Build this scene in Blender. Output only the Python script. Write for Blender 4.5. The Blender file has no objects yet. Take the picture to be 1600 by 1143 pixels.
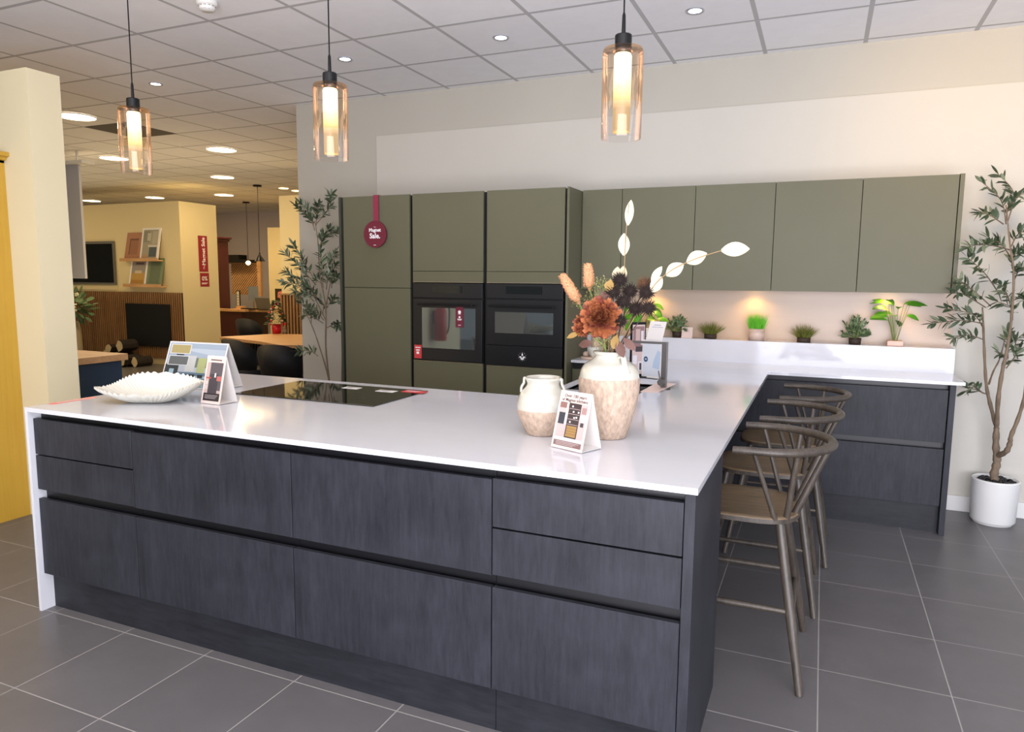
import bpy, math, random
from mathutils import Vector, Matrix
R = random.Random(7)
C = bpy.context.scene.collection
PI = math.pi
V = Vector

# ------------------------------------------------------------------ camera
CAM = V((0.2766, -1.9006, 1.453)); YAW, PITCH, ROLL, FPX = 0.4082, -0.1213, 0.0085, 1114.08
fw = V((-math.sin(YAW)*math.cos(PITCH), math.cos(YAW)*math.cos(PITCH), math.sin(PITCH)))
rt0 = V((math.cos(YAW), math.sin(YAW), 0)); up0 = rt0.cross(fw)
rt = rt0*math.cos(ROLL)+up0*math.sin(ROLL); up = up0*math.cos(ROLL)-rt0*math.sin(ROLL)
cd = bpy.data.cameras.new('camera'); cam = bpy.data.objects.new('camera', cd); C.objects.link(cam)
cd.sensor_fit = 'HORIZONTAL'; cd.sensor_width = 36; cd.lens = FPX*36/1600; cd.clip_end = 100; cd.clip_start = .05
m = Matrix((rt, up, -fw)).transposed().to_4x4(); m.translation = CAM
cam.matrix_world = m
bpy.context.scene.camera = cam

def at(u, v, **k):
    """point of the place seen at a photo position, on the plane x=, y= or z="""
    r = fw + rt*((u-800)/FPX) - up*((v-571.5)/FPX)
    (ax, val), = k.items(); i = 'xyz'.index(ax)
    return CAM + r*((val-CAM[i])/r[i])

# ------------------------------------------------------------------ materials
MATS = {}
def srgb(c):
    return tuple((x/12.92 if x <= .04045 else ((x+.055)/1.055)**2.4) for x in (i/255 for i in c))+(1,)
def mat(name, col, rough=.5, metal=0, emit=0, ecol=None, spec=.5, noise=0, nscale=(8, 8, 8), bump=0, coat=0, bscale=None):
    """col is sRGB 0-255; noise = relative brightness variation"""
    m = bpy.data.materials.new(name); m.use_nodes = True; nt = m.node_tree; b = nt.nodes['Principled BSDF']
    c = srgb(col)
    b.inputs['Base Color'].default_value = c; b.inputs['Roughness'].default_value = rough; b.inputs['Metallic'].default_value = metal
    b.inputs['Specular IOR Level'].default_value = spec
    if coat: b.inputs['Coat Weight'].default_value = coat; b.inputs['Coat Roughness'].default_value = .03
    if emit:
        b.inputs['Emission Color'].default_value = srgb(ecol) if ecol else c; b.inputs['Emission Strength'].default_value = emit
    if noise or bump:
        tc = nt.nodes.new('ShaderNodeTexCoord'); mp = nt.nodes.new('ShaderNodeMapping'); mp.inputs['Scale'].default_value = nscale
        nz = nt.nodes.new('ShaderNodeTexNoise'); nz.inputs['Scale'].default_value = 1; nz.inputs['Detail'].default_value = 6; nz.inputs['Roughness'].default_value = .65
        nt.links.new(tc.outputs['Object'], mp.inputs[0]); nt.links.new(mp.outputs[0], nz.inputs['Vector'])
        if noise:
            rp = nt.nodes.new('ShaderNodeValToRGB'); e = rp.color_ramp.elements
            e[0].position = .3; e[1].position = .7
            e[0].color = tuple(max(0, x*(1-noise)) for x in c[:3])+(1,); e[1].color = tuple(min(1, x*(1+noise)) for x in c[:3])+(1,)
            nt.links.new(nz.outputs['Fac'], rp.inputs[0]); nt.links.new(rp.outputs[0], b.inputs['Base Color'])
        if bump:
            bp = nt.nodes.new('ShaderNodeBump'); bp.inputs['Strength'].default_value = bump; bp.inputs['Distance'].default_value = .004
            nt.links.new(nz.outputs['Fac'], bp.inputs['Height']); nt.links.new(bp.outputs[0], b.inputs['Normal'])
    MATS[name] = m
    return m

def N(nt, t, **kw):
    n = nt.nodes.new(t)
    for k, v in kw.items(): setattr(n, k, v)
    return n
def math_(nt, op, a, b=None):
    n = N(nt, 'ShaderNodeMath', operation=op)
    for i, x in enumerate((a, b)):
        if x is None: continue
        if isinstance(x, (int, float)): n.inputs[i].default_value = x
        else: nt.links.new(x, n.inputs[i])
    return n.outputs[0]

def grid_mat(name, tile, line, x0, px, y0, py, lw, rough, tilevar=.06, cloud=.1, cscale=3.0, bump=.0, rough_line=.8, spec=.5):
    """square tiles with joints lying on x0+k*px, y0+k*py (metres)"""
    m = bpy.data.materials.new(name); m.use_nodes = True; nt = m.node_tree; b = nt.nodes['Principled BSDF']
    tc = N(nt, 'ShaderNodeTexCoord'); sp = N(nt, 'ShaderNodeSeparateXYZ'); nt.links.new(tc.outputs['Object'], sp.inputs[0])
    d, cell = [], []
    for o, o0, p in ((sp.outputs[0], x0, px), (sp.outputs[1], y0, py)):
        s = math_(nt, 'DIVIDE', math_(nt, 'SUBTRACT', o, o0), p)
        f = math_(nt, 'FRACT', s); cell.append(math_(nt, 'FLOOR', s))
        d.append(math_(nt, 'MULTIPLY', math_(nt, 'MINIMUM', f, math_(nt, 'SUBTRACT', 1.0, f)), p))
    joint = math_(nt, 'LESS_THAN', math_(nt, 'MINIMUM', d[0], d[1]), lw/2)
    cb = N(nt, 'ShaderNodeCombineXYZ'); nt.links.new(cell[0], cb.inputs[0]); nt.links.new(cell[1], cb.inputs[1])
    wn = N(nt, 'ShaderNodeTexWhiteNoise'); nt.links.new(cb.outputs[0], wn.inputs['Vector'])
    nz = N(nt, 'ShaderNodeTexNoise'); nz.inputs['Scale'].default_value = cscale; nz.inputs['Detail'].default_value = 8; nz.inputs['Roughness'].default_value = .7
    nt.links.new(tc.outputs['Object'], nz.inputs['Vector'])
    k = math_(nt, 'ADD', math_(nt, 'MULTIPLY', math_(nt, 'SUBTRACT', wn.outputs['Value'], .5), 2*tilevar),
              math_(nt, 'ADD', math_(nt, 'MULTIPLY', math_(nt, 'SUBTRACT', nz.outputs['Fac'], .5), 4*cloud), 1.0))
    c = srgb(tile)
    vm = N(nt, 'ShaderNodeVectorMath', operation='SCALE'); vm.inputs[0].default_value = c[:3]; nt.links.new(k, vm.inputs['Scale'])
    mx = N(nt, 'ShaderNodeMix', data_type='RGBA'); nt.links.new(joint, mx.inputs['Factor']); nt.links.new(vm.outputs[0], mx.inputs['A']); mx.inputs['B'].default_value = srgb(line)
    nt.links.new(mx.outputs['Result'], b.inputs['Base Color'])
    b.inputs['Specular IOR Level'].default_value = spec
    nt.links.new(math_(nt, 'ADD', math_(nt, 'MULTIPLY', joint, rough_line-rough), rough), b.inputs['Roughness'])
    if bump:
        bp = N(nt, 'ShaderNodeBump'); bp.inputs['Strength'].default_value = bump; bp.inputs['Distance'].default_value = .003
        nt.links.new(math_(nt, 'SUBTRACT', math_(nt, 'MULTIPLY', nz.outputs['Fac'], .4), joint), bp.inputs['Height']); nt.links.new(bp.outputs[0], b.inputs['Normal'])
    MATS[name] = m
    return m

def streak_mat(name, dark, light, rough=.5, sc=(14, 14, 1.1), fine=(120, 120, 4), bump=.15, spec=.5):
    """boards with streaks running along the axis of small scale"""
    m = bpy.data.materials.new(name); m.use_nodes = True; nt = m.node_tree; b = nt.nodes['Principled BSDF']
    tc = N(nt, 'ShaderNodeTexCoord'); outs = []
    for s, dt in ((sc, 8), (fine, 3), ((3.1, 3.1, 2.2), 9)):
        mp = N(nt, 'ShaderNodeMapping'); mp.inputs['Scale'].default_value = s; nt.links.new(tc.outputs['Object'], mp.inputs[0])
        nz = N(nt, 'ShaderNodeTexNoise'); nz.inputs['Scale'].default_value = 1; nz.inputs['Detail'].default_value = dt; nz.inputs['Roughness'].default_value = .7
        nt.links.new(mp.outputs[0], nz.inputs['Vector']); outs.append(nz.outputs['Fac'])
    f = math_(nt, 'ADD', math_(nt, 'MULTIPLY', outs[0], .42), math_(nt, 'ADD', math_(nt, 'MULTIPLY', outs[1], .28), math_(nt, 'MULTIPLY', outs[2], .30)))
    rp = N(nt, 'ShaderNodeValToRGB'); e = rp.color_ramp.elements; e[0].position = .38; e[1].position = .66
    e[0].color = srgb(dark); e[1].color = srgb(light)
    nt.links.new(f, rp.inputs[0]); nt.links.new(rp.outputs[0], b.inputs['Base Color'])
    b.inputs['Roughness'].default_value = rough; b.inputs['Specular IOR Level'].default_value = spec
    bp = N(nt, 'ShaderNodeBump'); bp.inputs['Strength'].default_value = bump; bp.inputs['Distance'].default_value = .002
    nt.links.new(f, bp.inputs['Height']); nt.links.new(bp.outputs[0], b.inputs['Normal'])
    MATS[name] = m
    return m

def thin_glass(name, tint, refl=(1, 1, 1), strength=1.0):
    m = bpy.data.materials.new(name); m.use_nodes = True; nt = m.node_tree
    for n in list(nt.nodes):
        if n.type != 'OUTPUT_MATERIAL': nt.nodes.remove(n)
    out = next(n for n in nt.nodes if n.type == 'OUTPUT_MATERIAL')
    tr = N(nt, 'ShaderNodeBsdfTransparent'); tr.inputs[0].default_value = tint+(1,)
    gl = N(nt, 'ShaderNodeBsdfGlossy'); gl.inputs['Color'].default_value = refl+(1,); gl.inputs['Roughness'].default_value = .02
    lw = N(nt, 'ShaderNodeLayerWeight'); lw.inputs['Blend'].default_value = .25
    mx = N(nt, 'ShaderNodeMixShader')
    nt.links.new(math_(nt, 'MINIMUM', math_(nt, 'MULTIPLY', math_(nt, 'ADD', lw.outputs['Fresnel'], .05), strength), 1.0), mx.inputs[0])
    nt.links.new(tr.outputs[0], mx.inputs[1]); nt.links.new(gl.outputs[0], mx.inputs[2]); nt.links.new(mx.outputs[0], out.inputs[0])
    MATS[name] = m
    return m

charcoal = streak_mat('charcoal_timber', (26, 27, 32), (53, 54, 61), .5, sc=(9, 9, 2.2), fine=(70, 70, 9), bump=.08, spec=.3)
charcoal_plinth = streak_mat('charcoal_plinth', (23, 24, 28), (46, 47, 52), .45, sc=(2.2, 9, 9), fine=(9, 70, 70), bump=.08, spec=.3)
black_rail = mat('black_channel', (14, 14, 17), .4)
black_gap = mat('black_carcass', (9, 9, 10), .6)
quartz = mat('white_quartz', (207, 207, 211), .08, noise=.03, nscale=(1.6, 4, 3), spec=.5)
green = mat('olive_green_lacquer', (97, 95, 73), .5, noise=.03, nscale=(3, 3, 3), spec=.35)
wallm = mat('painted_wall', (184, 179, 166), .7, noise=.02, nscale=(1.5, 1.5, 1.5))
wallp = mat('painted_display_wall', (200, 195, 183), .7, noise=.02, nscale=(1.5, 1.5, 1.5))
cream = mat('cream_wall', (222, 206, 160), .7, noise=.02, nscale=(1, 1, 1))
cream2 = mat('pale_partition_paint', (222, 210, 174), .65, noise=.02, nscale=(1, 1, 1))
splash = mat('travertine_splashback', (194, 171, 150), .35, noise=.05, nscale=(1.5, 2, 9))
ceilm = grid_mat('ceiling_tiles', (243, 243, 246), (188, 187, 189), -.163, .6, 2.669, .6, .026, .85, tilevar=.03, cloud=.03, cscale=9, bump=.1)  # grid bars darker than the tiles: their shade is put into the line colour
floorm = grid_mat('floor_tiles', (100, 97, 97), (156, 151, 146), .340, .4356, .016, .438, .0042, .36, tilevar=.05, cloud=.1, cscale=4.0, bump=.12, spec=.45)
white = mat('white_paint', (232, 230, 225), .5)
skirt = mat('skirting_paint', (222, 220, 216), .4)
yellow = streak_mat('yellow_painted_timber', (180, 140, 42), (196, 158, 60), .45, sc=(18, 18, .6), fine=(140, 140, 3), bump=.12)
steel = mat('brushed_steel', (150, 150, 150), .3, 1)
gun = mat('gunmetal', (96, 92, 90), .35, .8)
blackm = mat('black_metal', (22, 22, 23), .35, .5)
blackgl = mat('black_glass', (6, 6, 7), .04, spec=.7, coat=.3)
ovenm = mat('oven_black', (20, 21, 24), .3, spec=.5)
ovengl = mat('oven_window_glass', (112, 118, 116), .03, .75, spec=.8)
ovendisp = mat('oven_display_glass', (26, 28, 26), .05, .3)
ceramic = mat('white_ceramic', (222, 219, 206), .35, noise=.02)
glaze = mat('ivory_glaze', (192, 188, 174), .12, noise=.04, nscale=(12, 12, 12), coat=.6)
terra = mat('rough_washed_clay', (180, 157, 137), .85, noise=.32, nscale=(75, 75, 34), bump=1.0)
paperw = mat('white_card', (222, 218, 214), .6)
paperp = mat('blush_card', (222, 198, 186), .6)
inkd = mat('dark_ink', (62, 52, 50), .6)
inkg = mat('grey_ink', (120, 112, 108), .6)
inkw = mat('white_ink', (245, 243, 242), .6)
burg = mat('burgundy_print', (106, 27, 46), .5)
burgc = mat('burgundy_lacquer', (66, 18, 24), .45)
redp = mat('red_print', (206, 62, 66), .5)
stoolw = streak_mat('dark_stained_oak', (44, 38, 33), (90, 80, 69), .42, sc=(30, 30, 4), fine=(160, 160, 12), bump=.2)
seatw = streak_mat('brown_stained_oak_seat', (86, 70, 50), (134, 112, 84), .45, sc=(5, 40, 40), fine=(12, 180, 180), bump=.2)
oak = streak_mat('oak_timber', (176, 130, 84), (214, 170, 122), .5, sc=(2, 26, 26), fine=(6, 160, 160), bump=.1)
slatw = streak_mat('walnut_slat_timber', (124, 88, 52), (180, 136, 90), .55, sc=(22, 22, 1), fine=(160, 160, 4))
feltb = mat('black_felt', (24, 19, 15), .95)
olive = mat('olive_leaf', (72, 88, 62), .5, noise=.35, nscale=(14, 14, 14))
olive2 = mat('olive_leaf_pale', (126, 136, 108), .55, noise=.25, nscale=(14, 14, 14))
bark = mat('olive_bark', (122, 104, 84), .8, noise=.3, nscale=(40, 40, 14), bump=.6)
navy = mat('navy_lacquer', (46, 60, 76), .45)
chairb = mat('black_upholstery', (20, 20, 22), .7)
lightp = mat('ceiling_light_diffuser', (255, 250, 235), .5, emit=9, ecol=(255, 236, 196))
lampw = mat('spot_lens', (255, 255, 255), .3, emit=26, ecol=(206, 220, 255))
lampwarm = mat('warm_lens', (255, 240, 210), .3, emit=18, ecol=(255, 214, 140))
pebble = mat('black_pebble', (18, 18, 20), .25)
dgreen = mat('dark_leaf', (40, 84, 36), .45, noise=.3, nscale=(20, 20, 20))
bgreen = mat('bright_leaf', (96, 168, 40), .45, noise=.25, nscale=(20, 20, 20))
grassg = mat('grass_blade', (108, 196, 48), .5, noise=.25, nscale=(30, 30, 30))
spiky = mat('olive_grass_blade', (112, 118, 48), .5, noise=.35, nscale=(30, 30, 30))
sage = mat('sage_leaf', (122, 142, 98), .55, noise=.3, nscale=(30, 30, 30))
soil = mat('dark_brown_pot', (52, 38, 28), .7)
stemg = mat('green_stem', (120, 138, 70), .6)
tan = mat('dry_stem', (150, 122, 84), .7)
shadeg = thin_glass('smoked_glass_painted_reflection', (.92, .88, .86), (1, .86, .74), .6)
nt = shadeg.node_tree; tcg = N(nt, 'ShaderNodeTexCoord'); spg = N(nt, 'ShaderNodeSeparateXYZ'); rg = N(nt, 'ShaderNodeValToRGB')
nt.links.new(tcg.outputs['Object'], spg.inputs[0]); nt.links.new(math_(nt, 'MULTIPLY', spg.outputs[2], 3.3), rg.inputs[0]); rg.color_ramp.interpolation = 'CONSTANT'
rg.color_ramp.elements[0].position = 0; rg.color_ramp.elements[0].color = (.93, .92, .93, 1); rg.color_ramp.elements[1].position = .38; rg.color_ramp.elements[1].color = (.97, .86, .74, 1)  # amber upper band: the lit tube's reflection painted into the glass tint
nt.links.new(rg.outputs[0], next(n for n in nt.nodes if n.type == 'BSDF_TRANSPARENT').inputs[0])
acry = thin_glass('clear_glass', (.93, .96, .95))

# ------------------------------------------------------------------ mesh builder
class MB:
    def __init__(s): s.v, s.f, s.m, s.sm = [], [], [], []; s.mi = 0
    def add(s, vs, fs, smooth=False):
        o = len(s.v); s.v += [tuple(p) for p in vs]
        for f in fs: s.f.append(tuple(i+o for i in f)); s.m.append(s.mi); s.sm.append(smooth)
        return s
    def box(s, x0, y0, z0, x1, y1, z1):
        x0, x1 = sorted((x0, x1)); y0, y1 = sorted((y0, y1)); z0, z1 = sorted((z0, z1))
        return s.add([(x0,y0,z0),(x1,y0,z0),(x1,y1,z0),(x0,y1,z0),(x0,y0,z1),(x1,y0,z1),(x1,y1,z1),(x0,y1,z1)],
                     [(0,3,2,1),(4,5,6,7),(0,1,5,4),(1,2,6,5),(2,3,7,6),(3,0,4,7)])
    def prism(s, poly, z0, z1):
        n = len(poly)
        return s.add([(x, y, z0) for x, y in poly]+[(x, y, z1) for x, y in poly],
                     [tuple(range(n))[::-1], tuple(range(n, 2*n))]+[(i, (i+1) % n, n+(i+1) % n, n+i) for i in range(n)])
    def slab(s, a, b, c, d, t):
        """thick quad a b c d, thickness t along its normal"""
        a, b, c, d = map(V, (a, b, c, d)); n = (b-a).cross(d-a).normalized()*t
        return s.add([a, b, c, d, a-n, b-n, c-n, d-n], [(0,1,2,3),(7,6,5,4),(0,4,5,1),(1,5,6,2),(2,6,7,3),(3,7,4,0)])
    def tube(s, pts, rad, seg=8, flat=1.0, cap=True):
        pts = [V(p) for p in pts]; n = len(pts)
        if not hasattr(rad, '__len__'): rad = [rad]*n
        t0 = (pts[1]-pts[0]).normalized(); nrm = t0.orthogonal().normalized()
        if abs(t0.z) < .9: nrm = (V((0,0,1))-t0*t0.z).normalized()
        vs, prev = [], t0
        for i in range(n):
            t = (pts[min(i+1, n-1)]-pts[max(i-1, 0)]).normalized()
            q = prev.rotation_difference(t); nrm = (q @ nrm).normalized(); prev = t; bn = t.cross(nrm)
            for k in range(seg):
                a = 2*PI*k/seg
                vs.append(pts[i]+(nrm*math.cos(a)*flat+bn*math.sin(a))*rad[i])
        fs = [(i*seg+k, i*seg+(k+1) % seg, (i+1)*seg+(k+1) % seg, (i+1)*seg+k) for i in range(n-1) for k in range(seg)]
        s.add(vs, fs, True)
        if cap:
            s.add(vs[:seg], [tuple(range(seg))[::-1]]); s.add(vs[-seg:], [tuple(range(seg))])
        return s
    def lathe(s, prof, c=(0,0,0), seg=32, smooth=True, wob=None):
        c = V(c); n = len(prof); vs = []
        for j, (r, z) in enumerate(prof):
            for k in range(seg):
                a = 2*PI*k/seg; rr = r*(wob(a, j) if wob else 1)
                vs.append(c+V((rr*math.cos(a), rr*math.sin(a), z)))
        return s.add(vs, [(j*seg+k, j*seg+(k+1) % seg, (j+1)*seg+(k+1) % seg, (j+1)*seg+k) for j in range(n-1) for k in range(seg)], smooth)
    def ball(s, c, r, sx=1, sy=1, sz=1, seg=12, jit=0):
        c = V(c); vs, fs = [], []; h = seg//2
        for j in range(h+1):
            for k in range(seg):
                t = PI*j/h; a = 2*PI*k/seg; q = r*(1+R.uniform(-jit, jit))
                vs.append(c+V((q*sx*math.sin(t)*math.cos(a), q*sy*math.sin(t)*math.sin(a), q*sz*math.cos(t))))
        for j in range(h):
            for k in range(seg): fs.append((j*seg+k, (j+1)*seg+k, (j+1)*seg+(k+1) % seg, j*seg+(k+1) % seg))
        return s.add(vs, fs, True)
    def leaf(s, p, d, L, W, nrm=None, curl=0.0, fold=.18, n=4, shape=None):
        p, d = V(p), V(d).normalized(); nrm = V(nrm) if nrm is not None else V((R.uniform(-1,1), R.uniform(-1,1), 1))
        sd = d.cross(nrm)
        if sd.length < 1e-3: sd = d.orthogonal()
        sd.normalize(); nn = sd.cross(d).normalized()
        vs = []
        for i in range(n+1):
            t = i/n; w = W/2*(shape(t) if shape else math.sin(PI*min(1, max(0, t*.96+.03)))**.8)
            q = p+d*(L*t)+nn*(-curl*L*t*t)
            vs += [q-sd*w+nn*(fold*w), q, q+sd*w+nn*(fold*w)]
        fs = []
        for i in range(n):
            a = 3*i; fs += [(a, a+1, a+4, a+3), (a+1, a+2, a+5, a+4)]
        return s.add(vs, fs, True)
    def rect(s, F, u0, v0, u1, v1, off=.0006):
        """flat printed patch in frame F = (origin, x dir, y dir) in metres"""
        o, ux, uy = F; n = ux.cross(uy)*off
        return s.add([o+ux*u0+uy*v0+n, o+ux*u1+uy*v0+n, o+ux*u1+uy*v1+n, o+ux*u0+uy*v1+n], [(0,1,2,3)])
    def poly(s, F, pts, off=.0006):
        o, ux, uy = F; n = ux.cross(uy)*off
        return s.add([o+ux*a+uy*b+n for a, b in pts], [tuple(range(len(pts)))])
    def text(s, F, string, size, u, v, off=.0012, align='CENTER', bold=0, sx=1.0):
        cu = bpy.data.curves.new('lettering', 'FONT'); cu.body = string; cu.size = size; cu.align_x = align; cu.align_y = 'CENTER'; cu.offset = bold
        cu.resolution_u = 3
        o = bpy.data.objects.new('lettering', cu); C.objects.link(o)
        me = o.evaluated_get(bpy.context.evaluated_depsgraph_get()).to_mesh()
        og, ux, uy = F; n = ux.cross(uy)*off
        s.add([og+ux*(u+p.co.x*sx)+uy*(v+p.co.y)+n for p in me.vertices], [tuple(f.vertices) for f in me.polygons])
        bpy.data.objects.remove(o); bpy.data.curves.remove(cu)
        return s
    def build(s, name, mats, parent=None, bevel=0, seg=2, subsurf=0):
        me = bpy.data.meshes.new(name); o = bpy.data.objects.new(name, me); C.objects.link(o)
        off = V((0,0,0)); q = parent
        while q is not None: off = off+q.location; q = q.parent
        me.from_pydata([tuple(V(p)-off) for p in s.v], [], s.f)
        for mm in (mats if isinstance(mats, (list, tuple)) else [mats]): me.materials.append(mm)
        for p, k, t in zip(me.polygons, s.m, s.sm): p.material_index = k; p.use_smooth = t
        me.update()
        if parent is not None: o.parent = parent
        if bevel:
            b = o.modifiers.new('edge', 'BEVEL'); b.width = bevel; b.segments = seg; b.limit_method = 'ANGLE'; b.angle_limit = .7
        if subsurf:
            b = o.modifiers.new('smooth', 'SUBSURF'); b.levels = b.render_levels = subsurf
        return o

def thing(name, label, cat, loc=(0,0,0), group=None):
    o = bpy.data.objects.new(name, None); C.objects.link(o); o.location = loc; o.empty_display_size = .05
    o['label'] = label; o['category'] = cat
    if group: o['group'] = group
    return o
def tag(o, label, cat, group=None, kind=None):
    o['label'] = label; o['category'] = cat
    if group: o['group'] = group
    if kind: o['kind'] = kind
    # origin of a one-mesh thing goes to its base
    me = o.data
    if me.vertices:
        xs = [v.co for v in me.vertices]
        c = V(((min(p.x for p in xs)+max(p.x for p in xs))/2, (min(p.y for p in xs)+max(p.y for p in xs))/2, min(p.z for p in xs)))
        me.transform(Matrix.Translation(-c)); o.location = o.location+c
    return o
def struct(o): o['kind'] = 'structure'; return o
def dup(root, loc, rotz=0, label=None, group=None):
    r = root.copy(); C.objects.link(r); r.location = loc; r.rotation_euler = (0, 0, rotz)
    if label: r['label'] = label
    if group: r['group'] = group
    for ch in list(root.children):
        c = ch.copy(); C.objects.link(c); c.parent = r
        for g in list(ch.children):
            d = g.copy(); C.objects.link(d); d.parent = c
    return r
def lamp(kind, loc, energy, col, target=None, size=.3, size_y=None, spot=1.2, blend=.6, spread=None):
    l = bpy.data.lights.new('lamp', kind); l.energy = energy; l.color = srgb(col)[:3]
    o = bpy.data.objects.new('lamp', l); C.objects.link(o); o.location = loc
    if kind == 'AREA':
        l.size = size
        if size_y: l.shape = 'RECTANGLE'; l.size_y = size_y
        if spread: l.spread = spread
    else: l.shadow_soft_size = size
    if kind == 'SPOT': l.spot_size = spot; l.spot_blend = blend
    if target is not None: o.rotation_euler = (V(target)-V(loc)).to_track_quat('-Z', 'Y').to_euler()
    return o

# ================================================================== THE SETTING
ZC = 2.961
struct(MB().box(-24, -8, -.1, 8, 20, 0).build('floor', floorm))
struct(MB().box(-24, -8, ZC, 8, 20, ZC+.1).build('ceiling', ceilm))
WY = 3.3217
struct(MB().box(-4.097, WY+.02, 0, 6, WY+.2, ZC).build('wall_back', wallm))
struct(MB().box(-3.244, WY, 0, 6, WY+.02, 2.635).build('wall_display', wallp))
struct(MB().box(1.05, WY-.016, 0, 6, WY, .10).build('baseboard_right', skirt, bevel=.003))
struct(MB().box(-1.305, WY-.012, 1.05, 1.04, WY-.0005, 1.40).build('trim_splashback', splash))
# partition between the kitchen display and the store
struct(MB().box(-8.0, .8065, 0, -3.85, 1.0, 2.596).build('wall_partition', cream2))
# tv wall of the store, its return, and the walls beyond
tvw = MB().box(-14.5, 6.6, 0, -10.69, 7.3, 2.64).box(-10.69, 6.6, 0, -9.2, 7.36, 2.64).build('wall_television', cream); struct(tvw)
struct(MB().box(-9.16, 6.585, 0, -12.2, 6.6, .10).build('baseboard_store', mat('cream_skirting', (214, 198, 158), .5)))
lil = mat('lilac_wall', (196, 188, 192), .7)
struct(MB().box(-20, 11.3, 0, -9.0, 11.5, ZC).build('wall_far', lil))
struct(MB().box(-10.4, 9.9, 0, -6.0, 10.1, 2.47).build('wall_office', cream))
struct(MB().box(-6.915, 6.3, 0, -4.5, 6.45, 2.60).build('wall_recess', cream))
struct(MB().box(-24, -8, 0, -23.9, 20, ZC).build('wall_left', cream))
struct(MB().box(-24, 19.9, 0, 8, 20, ZC).build('wall_rear', cream))

# ================================================================== WORKTOP
H = .9; HT = .018
wt = thing('worktop', 'long white quartz worktop with a side panel down to the floor and raised back ledge', 'worktop', (-1.4, .6, 0))
b = MB()
for x0, y0, x1, y1 in ((-2.782, 0, 0, 1.21), (-.95, 1.21, 0, 1.50), (-.52, 1.50, 0, 1.88), (-.95, 1.50, -.90, 1.88), (-.95, 1.88, 0, 2.724),
                       (-1.30, 2.775, -.95, 3.139), (-.95, 2.724, 1.037, 3.139)):
    b.box(x0, y0, H-HT, x1, y1, H)
b.build('worktop_slab', quartz, wt)
MB().box(-2.782, 0, .0005, -2.766, 1.21, H-HT-.0002).build('waterfall_panel', quartz, wt)
MB().box(-1.30, 3.139, H-HT, 1.0384, WY-.001, 1.0523).build('upstand_ledge', quartz, wt, bevel=.001)

# ================================================================== ISLAND BASE UNITS
XS = [-2.765, -2.178, -1.392, -.617, -.037]
TWO = [(.846, .540), (.502, .166)]; THREE = [(.850, .697), (.691, .543), (.502, .166)]
labs = ['narrow charcoal drawer unit of three drawers beside the white worktop side panel',
        'wide charcoal two-drawer unit between the narrow drawer unit and another wide unit',
        'wide charcoal two-drawer unit next to the three-drawer unit by the end panel',
        'charcoal three-drawer unit of the island next to the dark end panel']
def base_unit(x0, x1, yf, yb, rows, label, name='drawer_unit', fm=None, group=None, zp=.166, gaps=True):
    t = thing(name, label, 'drawer unit', ((x0+x1)/2, yf, 0), group)
    MB().box(x0+.001, yf+.045, .10, x1-.001, yb, H-HT-.001).build('carcass', black_gap, t)
    for k, (zt, zb) in enumerate(rows):
        MB().box(x0+.002, yf, zb, x1-.002, yf+.02, zt).build('drawer_front', fm or charcoal, t, bevel=.0008, seg=1)
    for z0, z1 in ((rows[0][0]-.02, H-HT-.001), (rows[-1][0]-.03, rows[-1][0]+.045)):
        r = MB(); r.box(x0+.001, yf+.036, z0, x1-.001, yf+.045, z1)
        r.box(x0+.001, yf+.021, z0, x1-.001, yf+.036, z0+.004)
        r.build('handle_channel', black_rail, t)
    return t
for i in range(4):
    base_unit(XS[i], XS[i+1], .02, .62, THREE if i in (0, 3) else TWO, labs[i], group='island drawer units')
pl = MB().box(-2.7655, .06, 0, -.6185, .078, .165).box(-.6165, .06, 0, -.038, .078, .165).build('plinth', charcoal_plinth)
tag(pl, 'charcoal plinth board along the floor under the island drawers', 'plinth')
ep = MB().box(-.037, .022, 0, -.008, .607, H-HT-.0005).build('end_panel', charcoal, bevel=.001)
tag(ep, 'dark charcoal end panel closing the island at the stool side', 'panel')
# rear of the island and the leg of cabinets under the sink
rp = MB().box(-2.765, .64, 0, -.93, 1.19, H-HT-.001).build('rear_cabinet', charcoal)
tag(rp, 'charcoal cabinet at the rear of the island below the hob', 'cabinet')
t = thing('sink_unit', 'charcoal cabinet run under the sink, its plain back facing the stools', 'cabinet', (-.6, 1.7, 0))
MB().box(-.90, .65, .1, -.34, 1.48, H-HT-.001).box(-.90, 1.90, .1, -.34, 2.72, H-HT-.001).box(-.51, 1.48, .1, -.34, 1.90, H-HT-.001).build('carcass', black_gap, t)
MB().box(-.339, .62, 0, -.32, 2.76, H-HT-.001).build('back_panel', charcoal, t)
MB().box(-.92, 1.215, .15, -.901, 2.72, .85).build('door', charcoal, t)
# run against the wall, right
base_unit(-.318, .967, 2.765, 3.13, [(.846, .540), (.502, .166)], 'wide charcoal two-drawer unit against the wall behind the stools', group=None)
tag(MB().box(-.318, 2.80, 0, .967, 2.818, .165).build('plinth', charcoal_plinth), 'dark plinth board on the floor under the wall drawers behind the stools', 'plinth')
tag(MB().box(.968, 2.745, 0, .998, 3.31, H-HT-.0005).build('end_panel', charcoal, bevel=.001), 'charcoal end panel of the wall run beside the white tree pot', 'panel')
t = thing('base_cabinet', 'short olive green base cabinet tucked beside the oven tower', 'cabinet', (-1.12, 2.8, 0))
MB().box(-1.30, 2.82, 0, -.955, 3.13, H-HT-.001).build('carcass', black_gap, t)
MB().box(-1.298, 2.80, .15, -.957, 2.819, .835).build('door', green, t)

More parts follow.
